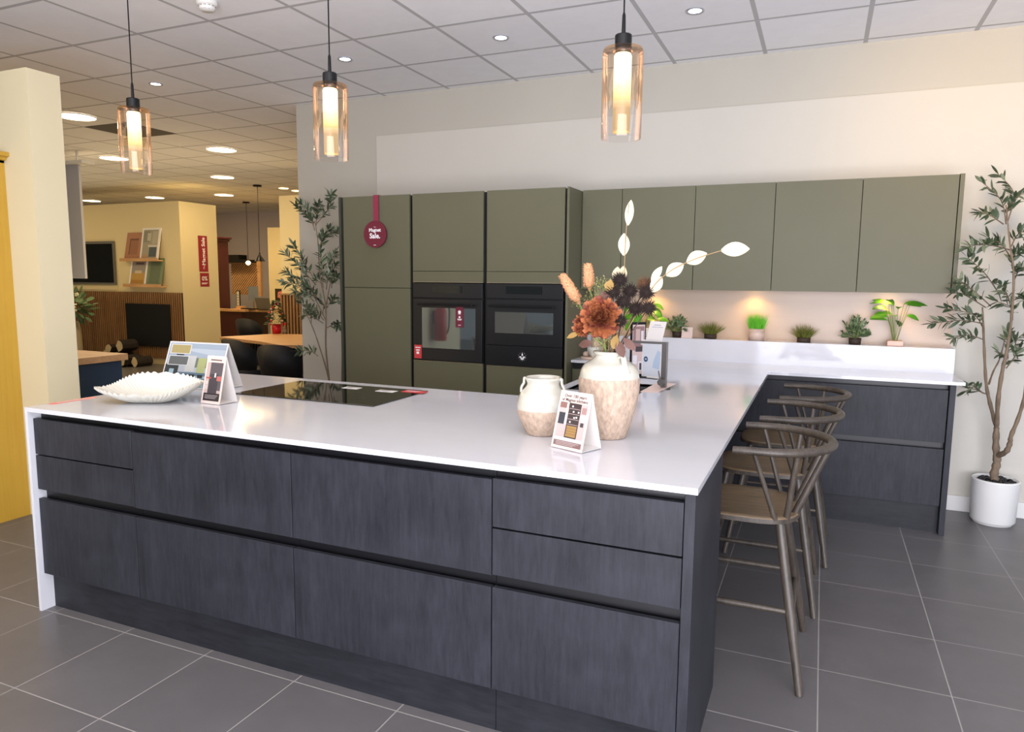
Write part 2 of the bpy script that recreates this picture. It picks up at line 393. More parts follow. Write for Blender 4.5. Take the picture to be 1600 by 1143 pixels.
# ================================================================== TALL GREEN UNITS
TY, TT, ZS_ = 2.7126, 2.0655, 1.3779
def panel(mb, x0, z0, x1, z1, y=TY, t=.02): return mb.box(x0, y, z0, x1, y+t, z1)
t = thing('fridge_housing', 'tall olive green larder with two doors and a burgundy tag hung on it', 'tall cabinet', (-2.85, TY, 0))
MB().box(-3.165, TY+.035, .0, -2.541, WY-.002, TT-.004).build('carcass', black_gap, t)
panel(MB(), -3.147, ZS_+.002, -2.553, TT).build('upper_door', green, t, bevel=.0008, seg=1)
panel(MB(), -3.147, .15, -2.553, ZS_-.002).build('lower_door', green, t, bevel=.0008, seg=1)
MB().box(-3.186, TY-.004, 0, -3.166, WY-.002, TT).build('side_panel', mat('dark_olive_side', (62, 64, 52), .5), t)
ov_lab = ['olive green oven tower housing the larger oven with the tall window', 'olive green oven tower housing the compact oven above a warming drawer']
for k, (x0, x1, c0, c1, zb) in enumerate(((-2.528, -1.949, -2.54, -1.936, .842), (-1.920, -1.341, -1.935, -1.32, .836))):
    t = thing('oven_housing', ov_lab[k], 'tall cabinet', ((x0+x1)/2, TY, 0))
    MB().box(c0, TY+.036, 0, c1, WY-.002, zb-.01).box(c0, TY+.036, 1.425, c1, WY-.002, TT-.004).box(c0, TY+.036, zb-.01, x0-.001, WY-.002, 1.425).box(x1+.001, TY+.036, zb-.01, c1, WY-.002, 1.425).box(x0, 3.28, zb-.01, x1, WY-.002, 1.425).build('carcass', black_gap, t)
    panel(MB(), x0, 1.506, x1, TT).build('upper_door', green, t, bevel=.0008, seg=1)
    panel(MB(), x0, 1.430, x1, 1.503).build('filler_strip', green, t)
    panel(MB(), x0, 1.424, x1, 1.429).build('metal_trim', mat('trim_metal', (150, 142, 120), .35, .6), t)
    panel(MB(), x0, .15, x1, zb-.004).build('lower_door', green, t, bevel=.0008, seg=1)
    panel(MB(), x0, zb-.003, x1, zb+.001).build('metal_trim', MATS['trim_metal'], t)
tag(MB().box(-1.319, TY-.02, 0, -1.303, WY-.002, TT).build('side_panel', green), 'olive green side panel closing the oven towers next to the wall cupboards', 'panel')
tag(MB().box(-3.16, TY+.05, 0, -1.325, TY+.068, .14).build('plinth', green), 'olive green plinth below the tall cabinets', 'plinth')

# large oven
Fy = lambda x, z, y: (V((x, y, z)), V((1,0,0)), V((0,0,1)))
def FF(y): return (V((0, y, 0)), V((1,0,0)), V((0,0,1)))
OY = 2.705
t = thing('oven', 'larger black built-in oven with a tall glass window and red stickers', 'oven', (-2.238, OY, .846))
MB().box(-2.526, OY+.025, .846, -1.951, 3.25, 1.418).build('casing', black_gap, t)
MB().box(-2.524, OY, 1.312, -1.952, OY+.024, 1.418).build('control_panel', ovenm, t, bevel=.001)
d = MB().box(-2.524, OY, .850, -1.952, OY+.024, 1.302).build('oven_door', ovenm, t, bevel=.001)
MB().box(-2.447, OY-.0015, .940, -2.005, OY+.001, 1.238).build('window', ovengl, d)
h = MB(); h.box(-2.466, OY-.042, 1.256, -2.014, OY-.028, 1.270)
for x in (-2.43, -2.05): h.box(x-.008, OY-.03, 1.258, x+.008, OY+.001, 1.268)
h.build('handle', blackm, d, bevel=.003)
MB().box(-2.364, OY-.001, 1.348, -2.11, OY+.001, 1.400).build('display', ovendisp, t)
F = FF(OY-.002)
s = MB().rect(F, -2.515, .857, -2.452, .958); s.mi = 1
s.rect(F, -2.505, .935, -2.462, .942, .001); s.rect(F, -2.500, .915, -2.468, .924, .001).rect(F, -2.496, .89, -2.474, .908, .001)
tag(s.build('sticker', [redp, inkw]), 'small red price sticker stuck low on the corner of the larger oven door', 'sticker')
s = MB().rect(FF(OY-.003), -2.165, 1.100, -2.100, 1.250); s.mi = 1
q = FF(OY-.003)
s.poly(q, [(-2.132+.012*math.cos(a), 1.212+.012*math.sin(a)) for a in [i*PI/6 for i in range(12)]], .001).rect(q, -2.143, 1.196, -2.121, 1.200, .001)
s.poly(q, [(-2.132+.008*math.cos(a), 1.175+.008*math.sin(a)) for a in [i*PI/6 for i in range(12)]], .001).rect(q, -2.150, 1.158, -2.114, 1.163, .001).rect(q, -2.147, 1.152, -2.117, 1.155, .001).rect(q, -2.143, 1.115, -2.121, 1.119, .001)
tag(s.build('leaflet', [burg, inkw]), 'burgundy leaflet with white icons on the window of the larger oven', 'leaflet')
# compact oven + warming drawer
t = thing('compact_oven', 'compact black oven with a low window, above the warming drawer', 'oven', (-1.63, OY, .985))
MB().box(-1.918, OY+.025, .985, -1.343, 3.25, 1.419).build('casing', black_gap, t)
MB().box(-1.918, OY, 1.318, -1.343, OY+.024, 1.418).build('control_panel', ovenm, t, bevel=.001)
d = MB().box(-1.918, OY, .988, -1.343, OY+.024, 1.309).build('oven_door', ovenm, t, bevel=.001)
MB().box(-1.850, OY-.0015, 1.073, -1.410, OY+.001, 1.222).build('window', ovengl, d)
h = MB(); h.box(-1.886, OY-.042, 1.258, -1.398, OY-.028, 1.272)
for x in (-1.85, -1.43): h.box(x-.008, OY-.03, 1.26, x+.008, OY+.001, 1.27)
h.build('handle', blackm, d, bevel=.003)
MB().box(-1.767, OY-.001, 1.348, -1.492, OY+.001, 1.402).build('display', ovendisp, t)
t = thing('warming_drawer', 'plain black warming drawer with a small white emblem under the compact oven', 'warming drawer', (-1.63, OY, .84))
MB().box(-1.918, OY+.022, .840, -1.343, 3.2, .984).build('casing', black_gap, t)
MB().box(-1.918, OY, .842, -1.343, OY+.021, .982).build('drawer_front', ovenm, t, bevel=.001)
s = MB(); q = FF(OY-.0005); cx, cz = -1.637, .912
s.poly(q, [(cx-.004, cz+.006), (cx+.004, cz+.006), (cx+.006, cz+.014), (cx, cz+.027), (cx-.006, cz+.014)])
s.rect(q, cx-.022, cz-.006, cx-.006, cz+.001).rect(q, cx+.004, cz-.006, cx+.022, cz+.001).rect(q, cx-.015, cz-.014, cx+.015, cz-.008).rect(q, cx-.010, cz-.022, cx+.010, cz-.016)
for i in range(20):
    a = i*2*PI/20
    if i % 2: s.poly(q, [(cx+.030*math.cos(a+e)*f, cz+.030*math.sin(a+e)*f) for e, f in ((-.06,1),(.06,1),(.06,.93),(-.06,.93))])
s.build('emblem', inkw, t)

# sale hanger on the larder door
t = thing('sale_hanger', 'round burgundy sale tag on a strap over the top of the larder door', 'sign', (-2.84, 2.70, 1.68))
MB().box(-2.861, 2.699, 1.86, -2.815, 2.702, TT+.002).box(-2.861, 2.699, TT+.001, -2.815, 2.745, TT+.004).build('strap', mat('strap_print', (136, 42, 66), .5), t)
s = MB(); q = FF(2.685); s.lathe([(0, 0), (.1, 0), (.1, .012), (0, .012)], (0, 0, 0), 40, False)
s.v = [(-2.84+x, 2.697-z, 1.779+y) for x, y, z in s.v]; s.f = [f[::-1] for f in s.f] if False else s.f
disc = s.build('disc', burg, t)
s = MB(); q = (V((-2.84, 2.685, 1.779)), V((1,0,0)), V((0,0,1)))
s.text(q, 'Magnet', .036, 0, .030, bold=.0010).text(q, 'Sale.', .052, 0, -.014, bold=.0014).text(q, 'The', .012, 0, .052)
s.rect(q, -.012, -.083, .008, -.079)
s.build('printed_text', inkw, disc)

# ================================================================== WALL CUPBOARDS
WX = [-1.300, -1.0156, -.5235, -.0293, .4633, .9619]; W0, W1, WYF = 1.391, 2.0705, 2.9607
wl = ['narrow green wall cupboard next to the oven tower', 'olive green wall cupboard behind the tall white seed pod',
      'green wall cupboard behind the outstretched white pod stem', 'green wall cupboard above the bright green grass pot',
      'green wall cupboard at the outer end, beside the olive tree']
for i in range(5):
    t = thing('wall_cupboard', wl[i], 'wall cupboard', ((WX[i]+WX[i+1])/2, WYF, W0), 'olive green wall cupboards')
    MB().box(WX[i]+.001, WYF+.022, W0+.004, WX[i+1]-.001, WY-.014, W1-.002).build('carcass', mat('cupboard_carcass', (70, 71, 58), .6) if i == 0 else MATS['cupboard_carcass'], t)
    MB().box(WX[i]+.0018, WYF, W0, WX[i+1]-.0018, WYF+.02, W1).build('door', green, t, bevel=.0008, seg=1)
tag(MB().box(.9645, WYF-.004, W0, .987, WY-.001, W1+.003).build('side_panel', green), 'thin olive green side panel at the outer end of the wall cupboards', 'panel')
for i, x in enumerate((-.84, -.15, .66)):
    o = MB().lathe([(.0, -.006), (.028, -.006), (.032, 0)], (x, 3.22, W0+.0035), 20).build('cupboard_light', lampwarm)
    tag(o, ['round warm light under the wall cupboards behind the flowers', 'round warm light under the wall cupboards over the grass pot', 'round warm light under the wall cupboards over the broad-leaved plant'][i], 'light', 'lights under the wall cupboards')
    lamp('SPOT', (x, 3.22, W0-.012), 3.8, (255, 205, 120), (x, 3.26, 1.0), .02, spot=2.4, blend=.8)

# ================================================================== HOB, SINK, TAP
t = thing('hob', 'black glass induction hob set flush in the white worktop', 'hob', (-1.86, .87, H))
MB().box(-2.262, .645, H+.0002, -1.475, 1.112, H+.005).build('glass_plate', blackgl, t, bevel=.001)
mk = MB(); q = (V((-1.868, .68, H+.005)), V((1,0,0)), V((0,1,0)))
for a, r_ in ((-.22, .09), (.22, .09)):
    for vv in (.12, .31):
        for i in range(4):
            c, s_ = math.cos(i*PI/2), math.sin(i*PI/2)
            mk.poly(q, [(a+.02*c-.001*s_, vv+.02*s_+.001*c), (a+.02*c+.001*s_, vv+.02*s_-.001*c), (a+.008*c+.001*s_, vv+.008*s_-.001*c), (a+.008*c-.001*s_, vv+.008*s_+.001*c)])
mk.build('zone_mark', mat('hob_print', (60, 60, 60), .3), t)
for nm, px, py, w, h_, mm, lb in (('sticker', 550, 605.5, .09, .05, paperw, 'white label lying on the hob near its rear edge, left of another white one'), ('sticker', 604, 610.5, .10, .05, paperw, 'white label lying on the hob beside the red one'), ('sticker', 648, 611.5, .12, .06, redp, 'red and white price sticker on the rear corner of the hob')):
    p = at(px, py, z=H+.006); o = MB().box(p.x-w/2, p.y-h_/2, H+.0051, p.x+w/2, p.y+h_/2, H+.0062)
    o.mi = 1; qq = (V((p.x, p.y, H+.0062)), V((1,0,0)), V((0,1,0)))
    for k in range(3): o.rect(qq, -w*.38, -.012+k*.011, w*(.1+.1*k), -.008+k*.011)
    tag(o.build(nm, [mm, inkw if mm is redp else inkg]), lb, 'sticker')
p = at(63, 631, z=H); q_ = at(80, 627, z=H)
o = MB().box(-2.775, .09, H, -2.735, .30, H+.0008); o.mi = 1; o.rect((V((-2.755, .2, H+.0008)), V((0,1,0)), V((-1,0,0))), -.08, -.008, .05, .006)
tag(o.build('sticker', [mat('pink_red_print', (226, 120, 116), .5), paperp]), 'long pink red sticker at the corner of the worktop near the yellow larder', 'sticker')
# sink
sk = MB(); x0, y0, x1, y1, zt, zb = -.90, 1.50, -.52, 1.88, H-.004, .72
sk.box(x0-.004, y0-.004, zb-.004, x1+.004, y1+.004, zb)
sk.box(x0-.004, y0-.004, zb, x0, y1+.004, zt).box(x1, y0-.004, zb, x1+.004, y1+.004, zt).box(x0, y0-.004, zb, x1, y0, zt).box(x0, y1, zb, x1, y1+.004, zt)
t = thing('sink', 'steel sink bowl set under the worktop behind the large vase', 'sink', (-.71, 1.69, zb))
sk.build('bowl', steel, t)
MB().lathe([(0, .003), (.04, .003), (.045, .0)], (-.71, 1.69, zb), 24).build('drain', gun, t)
t = thing('kitchen_tap', 'square gunmetal kitchen tap with a long flat spout', 'tap', (-.44, 1.72, H))
MB().lathe([(.034, 0), (.034, .006), (.022, .008), (0, .008)], (-.443, 1.72, H), 28).build('base', gun, t)
MB().box(-.457, 1.706, H+.006, -.429, 1.734, 1.142).build('post', gun, t, bevel=.002)
MB().box(-.640, 1.708, 1.131, -.458, 1.732, 1.142).box(-.640, 1.710, 1.122, -.615, 1.730, 1.131).build('spout', gun, t, bevel=.002)
l_ = MB().tube([(-.448, 1.66, .942), (-.448, 1.705, .942)], .017, 20).build('valve', gun, t)
MB().tube([(-.452, 1.672, .955), (-.462, 1.670, 1.0)], [.0045, .003], 8).build('lever', gun, l_)
cq = [at(*p, z=H) for p in ((1004, 614), (1024, 612.5), (1042, 599), (1022, 598.5))]
cq = [V((-.53, 1.57, H)), V((-.445, 1.585, H)), V((-.40, 1.83, H)), V((-.50, 1.83, H))]
o = MB(); o.slab(*[V((p.x, p.y, H+.0018 + (.016 if i > 1 else 0))) for i, p in enumerate(cq)], .0012)
o.mi = 1; fx = (cq[1]-cq[0]).normalized(); fy = V((0, 0, 1)).cross(fx)
tag(o.build('price_card', [paperp, inkg]), 'blush price card leaning at the foot of the kitchen tap', 'card')

# ================================================================== PENDANTS
tubem = bpy.data.materials.new('lit_frosted_tube'); tubem.use_nodes = True; nt = tubem.node_tree; bs = nt.nodes['Principled BSDF']
tc = N(nt, 'ShaderNodeTexCoord'); sp = N(nt, 'ShaderNodeSeparateXYZ'); nt.links.new(tc.outputs['Object'], sp.inputs[0])
rp_ = N(nt, 'ShaderNodeValToRGB'); e = rp_.color_ramp.elements; e[0].position = .03; e[1].position = .24
e[0].color = (.80, .56, .26, 1); e[1].color = (1, .82, .50, 1)
e2 = rp_.color_ramp.elements.new(.14); e2.color = (.95, .68, .34, 1)
nt.links.new(sp.outputs[2], rp_.inputs[0]); nt.links.new(rp_.outputs[0], bs.inputs['Emission Color'])
mr = N(nt, 'ShaderNodeMapRange'); mr.inputs['From Min'].default_value = .10; mr.inputs['From Max'].default_value = .22; mr.inputs['To Min'].default_value = .75; mr.inputs['To Max'].default_value = 4.5
nt.links.new(sp.outputs[2], mr.inputs['Value']); nt.links.new(mr.outputs[0], bs.inputs['Emission Strength']); bs.inputs['Base Color'].default_value = srgb((120, 96, 62))
pp = thing('pendant_light', 'first', 'pendant light', (0, 0, 0), 'glass pendants over the island')
RG = .0695
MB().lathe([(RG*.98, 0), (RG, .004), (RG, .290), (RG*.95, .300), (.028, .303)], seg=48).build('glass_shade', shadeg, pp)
MB().lathe([(0, .022), (.029, .022), (.030, .03), (.030, .276), (.026, .284)], seg=28).build('frosted_tube', tubem, pp)
MB().lathe([(0, .282), (.026, .282), (.026, .305), (.0, .305)], seg=28).build('lamp_holder', gun, pp)
MB().lathe([(0, .3035), (.029, .3035), (.029, .343), (.027, .346), (0, .346)], seg=28, smooth=False).build('cap', blackm, pp)
MB().lathe([(.0075, .345), (.006, .41), (.0028, .42), (.0028, ZC-1.94-.02), (.0, ZC-1.94-.02)], seg=10).build('cord', blackm, pp)
MB().lathe([(0, ZC-1.94-.025), (.05, ZC-1.94-.025), (.05, ZC-1.94-.001), (0, ZC-1.94-.001)], seg=28).build('ceiling_rose', blackm, pp)
plabs = ['glass pendant hanging at the yellow larder side, over the fluted bowl', 'middle glass pendant of the row of three', 'glass pendant hanging above the vases, nearest the wall cupboards']
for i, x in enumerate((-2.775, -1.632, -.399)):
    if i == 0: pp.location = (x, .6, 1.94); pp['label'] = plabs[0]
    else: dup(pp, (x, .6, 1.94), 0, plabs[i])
    lamp('POINT', (x, .6, 1.90), 3.5, (255, 196, 120), size=.05)

# ================================================================== CEILING FITTINGS
def spot_light(p, label, i):
    t = thing('downlight', label, 'ceiling light', p, 'recessed spotlights in the ceiling')
    MB().lathe([(.036, -.002), (.05, -.006), (.054, 0)], (p[0], p[1], ZC-.0005), 28).build('trim_ring', mat('downlight_ring', (196, 196, 200), .3, .6) if 'downlight_ring' not in MATS else MATS['downlight_ring'], t)
    MB().lathe([(0, -.001), (.036, -.001)], (p[0], p[1], ZC-.0005), 24).build('lens', lampw, t)
for i, (x, y) in enumerate(((-.472, 2.385), (-1.672, 2.385), (-2.861, 2.385), (-4.66, 2.36))):
    spot_light((x, y, ZC), ['recessed spotlight in the ceiling near the pendant above the vases', 'recessed spotlight in the ceiling above the oven tower', 'recessed spotlight in the ceiling beside the middle pendant', 'recessed spotlight in the ceiling over the pendant by the yellow larder'][i], i)
    lamp('SPOT', (x, y, ZC-.02), 26, (220, 228, 255), (x, y, 0), .04, spot=1.7, blend=.7)
for i, (u, v) in enumerate(((385, 350), (443, 294), (463, 298))):
    p = at(u, v, z=ZC)
    tag(MB().lathe([(0, -.004), (.07, -.004), (.08, -.0005)], (p.x, p.y, ZC), 16).build('small_spotlight', lampwarm), ['tiny warm ceiling spotlight far back near the cone pendants', 'tiny warm ceiling spotlight over the plain cream recess wall', 'tiny warm ceiling spotlight close to the corner of the main wall'][i], 'ceiling light', 'small spotlights in the store ceiling')
lp = thing('round_ceiling_light', '', 'ceiling light', (0, 0, 0), 'round ceiling lights of the store')
MB().lathe([(.165, -.012), (.17, 0)], seg=32).build('rim', white, lp)
MB().lathe([(0, -.010), (.165, -.010)], seg=32).build('diffuser', lightp, lp)
sl = [((-6.35, 2.90), 'round store ceiling light behind the glass of the first pendant'), ((-8.20, 4.72), 'round store ceiling light low behind the first pendant'), ((-6.40, 4.75), 'largest round store ceiling light clear of the pendants'),
      ((-8.21, 6.55), 'round store ceiling light, second one back in the line toward the burgundy cabinet'), ((-10.02, 8.37), 'round store ceiling light, third one back in the line toward the burgundy cabinet'), ((-11.66, 8.25), 'round store ceiling light above the ledges with sample boards'),
      ((-13.43, 8.24), 'round store ceiling light above the television'), ((-13.5, 11.92), 'furthest round store ceiling light above the burgundy cabinet')]
for i, ((x, y), lb) in enumerate(sl):
    if i == 0: lp.location = (x, y, ZC-.0005); lp['label'] = lb
    else: dup(lp, (x, y, ZC-.0005), 0, lb)
    lamp('AREA', (x, y, ZC-.03), 30, (255, 222, 168), (x, y, 0), .3)
p = at(322, 4, z=2.935)
t = thing('smoke_detector', 'white round smoke detector on the ceiling at the top edge', 'smoke detector', (-2.93, 1.23, ZC))
MB().lathe([(.055, -.0), (.055, -.022), (.05, -.026), (.043, -.027)], (-2.93, 1.23, ZC-.0005), 32).build('base', white, t)
hd = MB().lathe([(.043, -.027), (.043, -.042), (.036, -.052), (0, -.053)], (-2.93, 1.23, ZC-.0005), 32).build('sensor_head', white, t)
s = MB()
for i in range(12):
    a = i*PI/6; c_, s_ = math.cos(a), math.sin(a)
    s.add([V((-2.93+c_*r_-s_*w, 1.23+s_*r_+c_*w, ZC+z)) for r_, w, z in ((.0435, -.007, -.030), (.0435, .007, -.030), (.038, .006, -.050), (.038, -.006, -.050))], [(0,1,2,3)])
s.build('vent_slot', feltb, hd)
t = thing('ceiling_vent', 'dark square air vent in the store ceiling behind the first pendant', 'vent', (-6.45, 3.55, ZC))
MB().box(-6.74, 3.27, ZC-.004, -6.14, 3.87, ZC-.0005).build('grille', mat('vent_grey', (74, 72, 70), .6), t)

# ================================================================== BOWL
bw = MB(); cx, cy = -2.435, .335; nr, na = 14, 216; vs = []
ax = rt0.normalized(); ay = V((-ax.y, ax.x, 0))
def bowl_pt(j, k, inner):
    t_ = j/nr; th = 2*PI*k/na
    lob = .5+.5*math.cos(2*th)
    Rm = .150+.066*lob**.55+.008*math.cos(3*th+.5)
    rimz = .074+.004*math.cos(th)+.020*math.sin(th)-.002*math.cos(2*th)+.012*math.cos(3*th+.9)
    r_ = .055+(Rm-.055)*t_
    z = .004+rimz*t_**1.6
    fl = math.cos(th*60)*.0050*t_**.7
    z += fl+(.0035 if inner else -.0035)*(1 if j < nr else 0)
    c_, s_ = math.cos(th), math.sin(th); k_ = t_+(1-t_)*.30
    ex = abs(c_)**.62*(1 if c_ > 0 else -1)*.218; ey = abs(s_)**.72*(1 if s_ > 0 else -1)*.142
    return V((cx, cy, H))+(ax*ex+ay*ey)*k_*(1+.03*math.cos(3*th+.4)*t_)+V((0, 0, z))
for inner in (False, True):
    vs = [bowl_pt(j, k, inner) for j in range(nr+1) for k in range(na)]
    fs = [(j*na+k, j*na+(k+1) % na, (j+1)*na+(k+1) % na, (j+1)*na+k) for j in range(nr) for k in range(na)]
    bw.add(vs, fs if not inner else [f[::-1] for f in fs], True)
    zc = .004+(.0035 if inner else -.0035)
    bw.add(vs[:na], [tuple(range(na)) if inner else tuple(range(na))[::-1]], True)
bw.v = [(x, y, max(z, H+.0003)) for x, y, z in bw.v]
tag(bw.build('fluted_bowl', ceramic), 'white fluted bowl with a wavy rim on the island worktop', 'bowl')

# ================================================================== TENT CARDS
def tent(name, bl, br, W, Ht, depth, label, paint, side=paperw, lean=.30):
    """A-frame card; bl, br = front bottom corners on the worktop"""
    bl, br = V((bl[0], bl[1], H+.002)), V((br[0], br[1], H+.002)); ux = (br-bl).normalized(); br = bl+ux*W
    back = V((0,0,1)).cross(ux)*1.0
    top = V((0, 0, Ht))+back*depth*.5
    t = thing(name, label, 'card', (bl+br)/2)
    a = MB(); a.slab(bl, br, br+top, bl+top, .0015).build('front_panel', side, t)
    bb = MB(); bb.slab(br+back*depth, bl+back*depth, bl+top, br+top, .0015).build('back_panel', paperw, t)
    MB().slab(bl+V((0,0,.002))+ux*.001, br+V((0,0,.002))-ux*.001, br+back*depth+V((0,0,.002)), bl+back*depth+V((0,0,.002)), .0012).build('base_flap', paperw, t)
    uy = top.normalized(); L = top.length
    paint((bl, ux, uy), W, L, t)
    return t
def bars(mb, F, u0, v0, w, n, h=.0018, gap=.004, rag=.3):
    for k in range(n): mb.rect(F, u0, v0-k*gap, u0+w*(1-rag*R.random()), v0-k*gap+h)
pal = {}
def colmat(c):
    if c not in pal: pal[c] = mat('print_%02x%02x%02x' % c, tuple(int(x*.88) for x in c), .55)
    return pal[c]
def picture(F, patches, parent, off=.0007, name='printed_picture'):
    """list of (u0,v0,u1,v1,colour) or (poly, colour), each laid a hair above the last"""
    mb = MB(); mats = []
    for k, p in enumerate(patches):
        col = colmat(p[-1])
        if col not in mats: mats.append(col)
        mb.mi = mats.index(col)
        if len(p) == 2: mb.poly(F, p[0], off+k*.00004)
        else: mb.rect(F, *p[:4], off+k*.00004)
    return mb.build(name, mats, parent)
def paint_big(F, W, L, t):
    g = lambda x: x*W; q = lambda y: y*L
    P = [(g(.02), q(.03), g(.98), q(.97), (186, 196, 206)), (g(.02), q(.62), g(.98), q(.97), (170, 186, 202)),
         ([(g(.40), q(.80)), (g(.98), q(.68)), (g(.98), q(.85)), (g(.40), q(.86))], (196, 208, 220)),
         (g(.50), q(.45), g(.98), q(.66), (118, 130, 118)), (g(.56), q(.30), g(.70), q(.66), (182, 190, 130)), (g(.36), q(.36), g(.52), q(.70), (208, 212, 208)),
         (g(.02), q(.03), g(.98), q(.28), (70, 104, 136)), (g(.02), q(.26), g(.98), q(.34), (96, 128, 150)), (g(.02), q(.25), g(.25), q(.50), (44, 54, 60)), (g(.10), q(.08), g(.18), q(.40), (170, 200, 216)),
         (g(.30), q(.22), g(.98), q(.27), (176, 206, 220)), (g(.40), q(.02), g(.98), q(.16), (128, 164, 186))]
    for x in (.32, .46, .60, .74, .88): P += [(g(x), q(.23), g(x+.09), q(.30), (26, 30, 40)), (g(x-.01), q(.13), g(x+.10), q(.17), (34, 40, 52))]
    for x in range(14): P.append((g(.36+x*.044), q(.03), g(.372+x*.044), q(.15), (206, 224, 232)))
    P += [(g(.05), q(.73), g(.40), q(.94), (236, 234, 228)), (g(.065), q(.745), g(.385), q(.925), (182, 168, 112)), (g(.05), q(.48), g(.40), q(.69), (230, 232, 232)), (g(.065), q(.495), g(.385), q(.675), (104, 108, 108)),
          (g(.17), q(.70), g(.30), q(.722), (40, 38, 38))]
    picture(F, P, t)
tent('display_card', (-2.765, .655), (-2.56, .668), .37, .222, .175, 'large landscape tent card showing a blue kitchen, behind the fluted bowl', paint_big)
def paint_small(F, W, L, t):
    g = lambda x: x*W; q = lambda y: y*L
    P = [(g(.08), q(.06), g(.92), q(.86), (206, 180, 172)), (g(.26), q(.28), g(.90), q(.86), (96, 88, 92)), (g(.08), q(.06), g(.92), q(.22), (52, 42, 44)), (g(.26), q(.22), g(.74), q(.62), (70, 62, 66)),
         (g(.10), q(.52), g(.36), q(.55), (190, 74, 64)), (g(.66), q(.48), g(.90), q(.58), (200, 110, 100)), (g(.52), q(.55), g(.60), q(.64), (236, 232, 230)), (g(.10), q(.30), g(.24), q(.38), (220, 200, 190)), (g(.12), q(.40), g(.22), q(.47), (232, 214, 206))]
    for k in range(3): P.append((g(.16), q(.17-.03*k), g(.84-.05*k), q(.18-.03*k), (190, 176, 172)))
    P += [(g(.22), q(.90), g(.80), q(.925), (120, 96, 90))]
    picture(F, P, t)
tent('display_card', (-2.205, .393), (-2.09, .388), .115, .205, .10, 'small blush tent card with a dark kitchen picture beside the hob', paint_small, paperp)
def paint_vase(F, W, L, t):
    g = lambda x: x*W; q = lambda y: y*L
    P = [(g(.06), q(.05), g(.94), q(.80), (206, 186, 180)), (g(.06), q(.05), g(.94), q(.14), (142, 108, 104)), (g(.06), q(.14), g(.94), q(.20), (226, 214, 208)), (g(.06), q(.70), g(.38), q(.80), (150, 110, 100)), (g(.08), q(.42), g(.30), q(.62), (60, 60, 66)), (g(.28), q(.42), g(.34), q(.80), (238, 230, 224)),
         (g(.36), q(.20), g(.74), q(.80), (66, 52, 50)), (g(.39), q(.22), g(.71), q(.41), (172, 134, 78))]
    for k in range(4): P.append((g(.38), q(.43+.09*k), g(.72), q(.438+.09*k), (198, 176, 168)))
    for k in range(3): P.append((g(.39), q(.27+.045*k), g(.71), q(.275+.045*k), (90, 66, 40)))
    for u, v in ((.44, .46), (.55, .54), (.62, .55), (.45, .73), (.5, .64), (.66, .64)): P.append((g(u), q(v), g(u+.05), q(v+.03), (230, 222, 220)))
    P += [(g(.76), q(.50), g(.93), q(.62), (236, 222, 214)), (g(.78), q(.64), g(.92), q(.75), (176, 140, 132)), (g(.80), q(.42), g(.90), q(.49), (70, 66, 70))]
    for k in range(3): P.append((g(.14), q(.115-.024*k), g(.86-.08*k), q(.123-.024*k), (226, 206, 200)))
    o = picture(F, P, t)
    s = MB(); s.text(F, 'Over 100 years', .0150, W*.5, L*.915, bold=.0002).text(F, 'of Magnet kitchens', .0146, W*.5, L*.845, bold=.0002)
    s.build('printed_text', inkd, t)
tent('display_card', (-.526, .286), (-.402, .235), .134, .185, .10, 'blush tent card about one hundred years of kitchens, between the two vases', paint_vase, paperp)

# ================================================================== VASES
def jar(c, prof_body, prof_neck, label, handles, seg=56):
    t = thing('vase', label, 'vase', c)
    w = lambda a, j: 1+.006*math.sin(a*5+j)+.004*math.sin(a*11+2*j)
    MB().lathe([(0, 0.0005)]+prof_body, c, seg, wob=w).build('clay_body', terra, t)
    MB().lathe(prof_neck, c, seg).build('glazed_neck', glaze, t)
    for hp, hr in handles: MB().tube([V(c)+V(p) for p in hp], hr, 10, flat=.55).build('handle', glaze, t)
    return t
def catmull(ps, n=6):
    ps = [V(p) for p in ps]; out = []
    for i in range(len(ps)-1):
        p0, p1, p2, p3 = ps[max(i-1, 0)], ps[i], ps[i+1], ps[min(i+2, len(ps)-1)]
        for k in range(n):
            t = k/n; out.append(.5*((2*p1)+(p2-p0)*t+(2*p0-5*p1+4*p2-p3)*t*t+(3*p1-p0-3*p2+p3)*t**3))
    return out+[ps[-1]]
def prof(ps, n=5): return [(p.x, p.y) for p in catmull([(a, b, 0) for a, b in ps], n)]
BV = V((-.397, .52, H))
body = prof([(.062, .001), (.068, .01), (.086, .07), (.102, .135), (.107, .19), (.106, .215)])
neck = prof([(.106, .213), (.1045, .218), (.101, .236), (.088, .258), (.066, .272), (.054, .282), (.0505, .290), (.056, .297), (.0585, .302), (.055, .306), (.049, .302), (.046, .288), (.06, .26), (.08, .24)])
def hnd(ang, z0, z1, r0, r1, out):
    d = V((math.cos(ang), math.sin(ang), 0))
    return catmull([d*(r1-.006)+V((0,0,z1)), d*(r1+out*.7)+V((0,0,z1+.006)), d*(r1+out)+V((0,0,z1-.012)), d*((r0+r1)/2+.006)+V((0,0,(z0+z1)/2-.004)), d*(r0-.003)+V((0,0,z0))], 6)
a0 = math.atan2(rt0.y, rt0.x)
jar(BV, body, neck, 'large vase with ivory glazed shoulders over rough pinkish clay, holding dried flowers', [(hnd(a0-1.0, .236, .285, .101, .054, .022), .012), (hnd(a0+PI-1.0, .236, .285, .101, .054, .022), .012)])
SV = V((-.622, .46, H))
body = prof([(.052, .001), (.058, .006), (.076, .04), (.090, .075), (.0935, .095)])
neck = prof([(.0935, .094), (.094, .10), (.0925, .118), (.084, .145), (.070, .163), (.060, .176), (.058, .186), (.062, .196), (.066, .203), (.063, .207), (.058, .203), (.053, .188), (.060, .17), (.075, .15)])
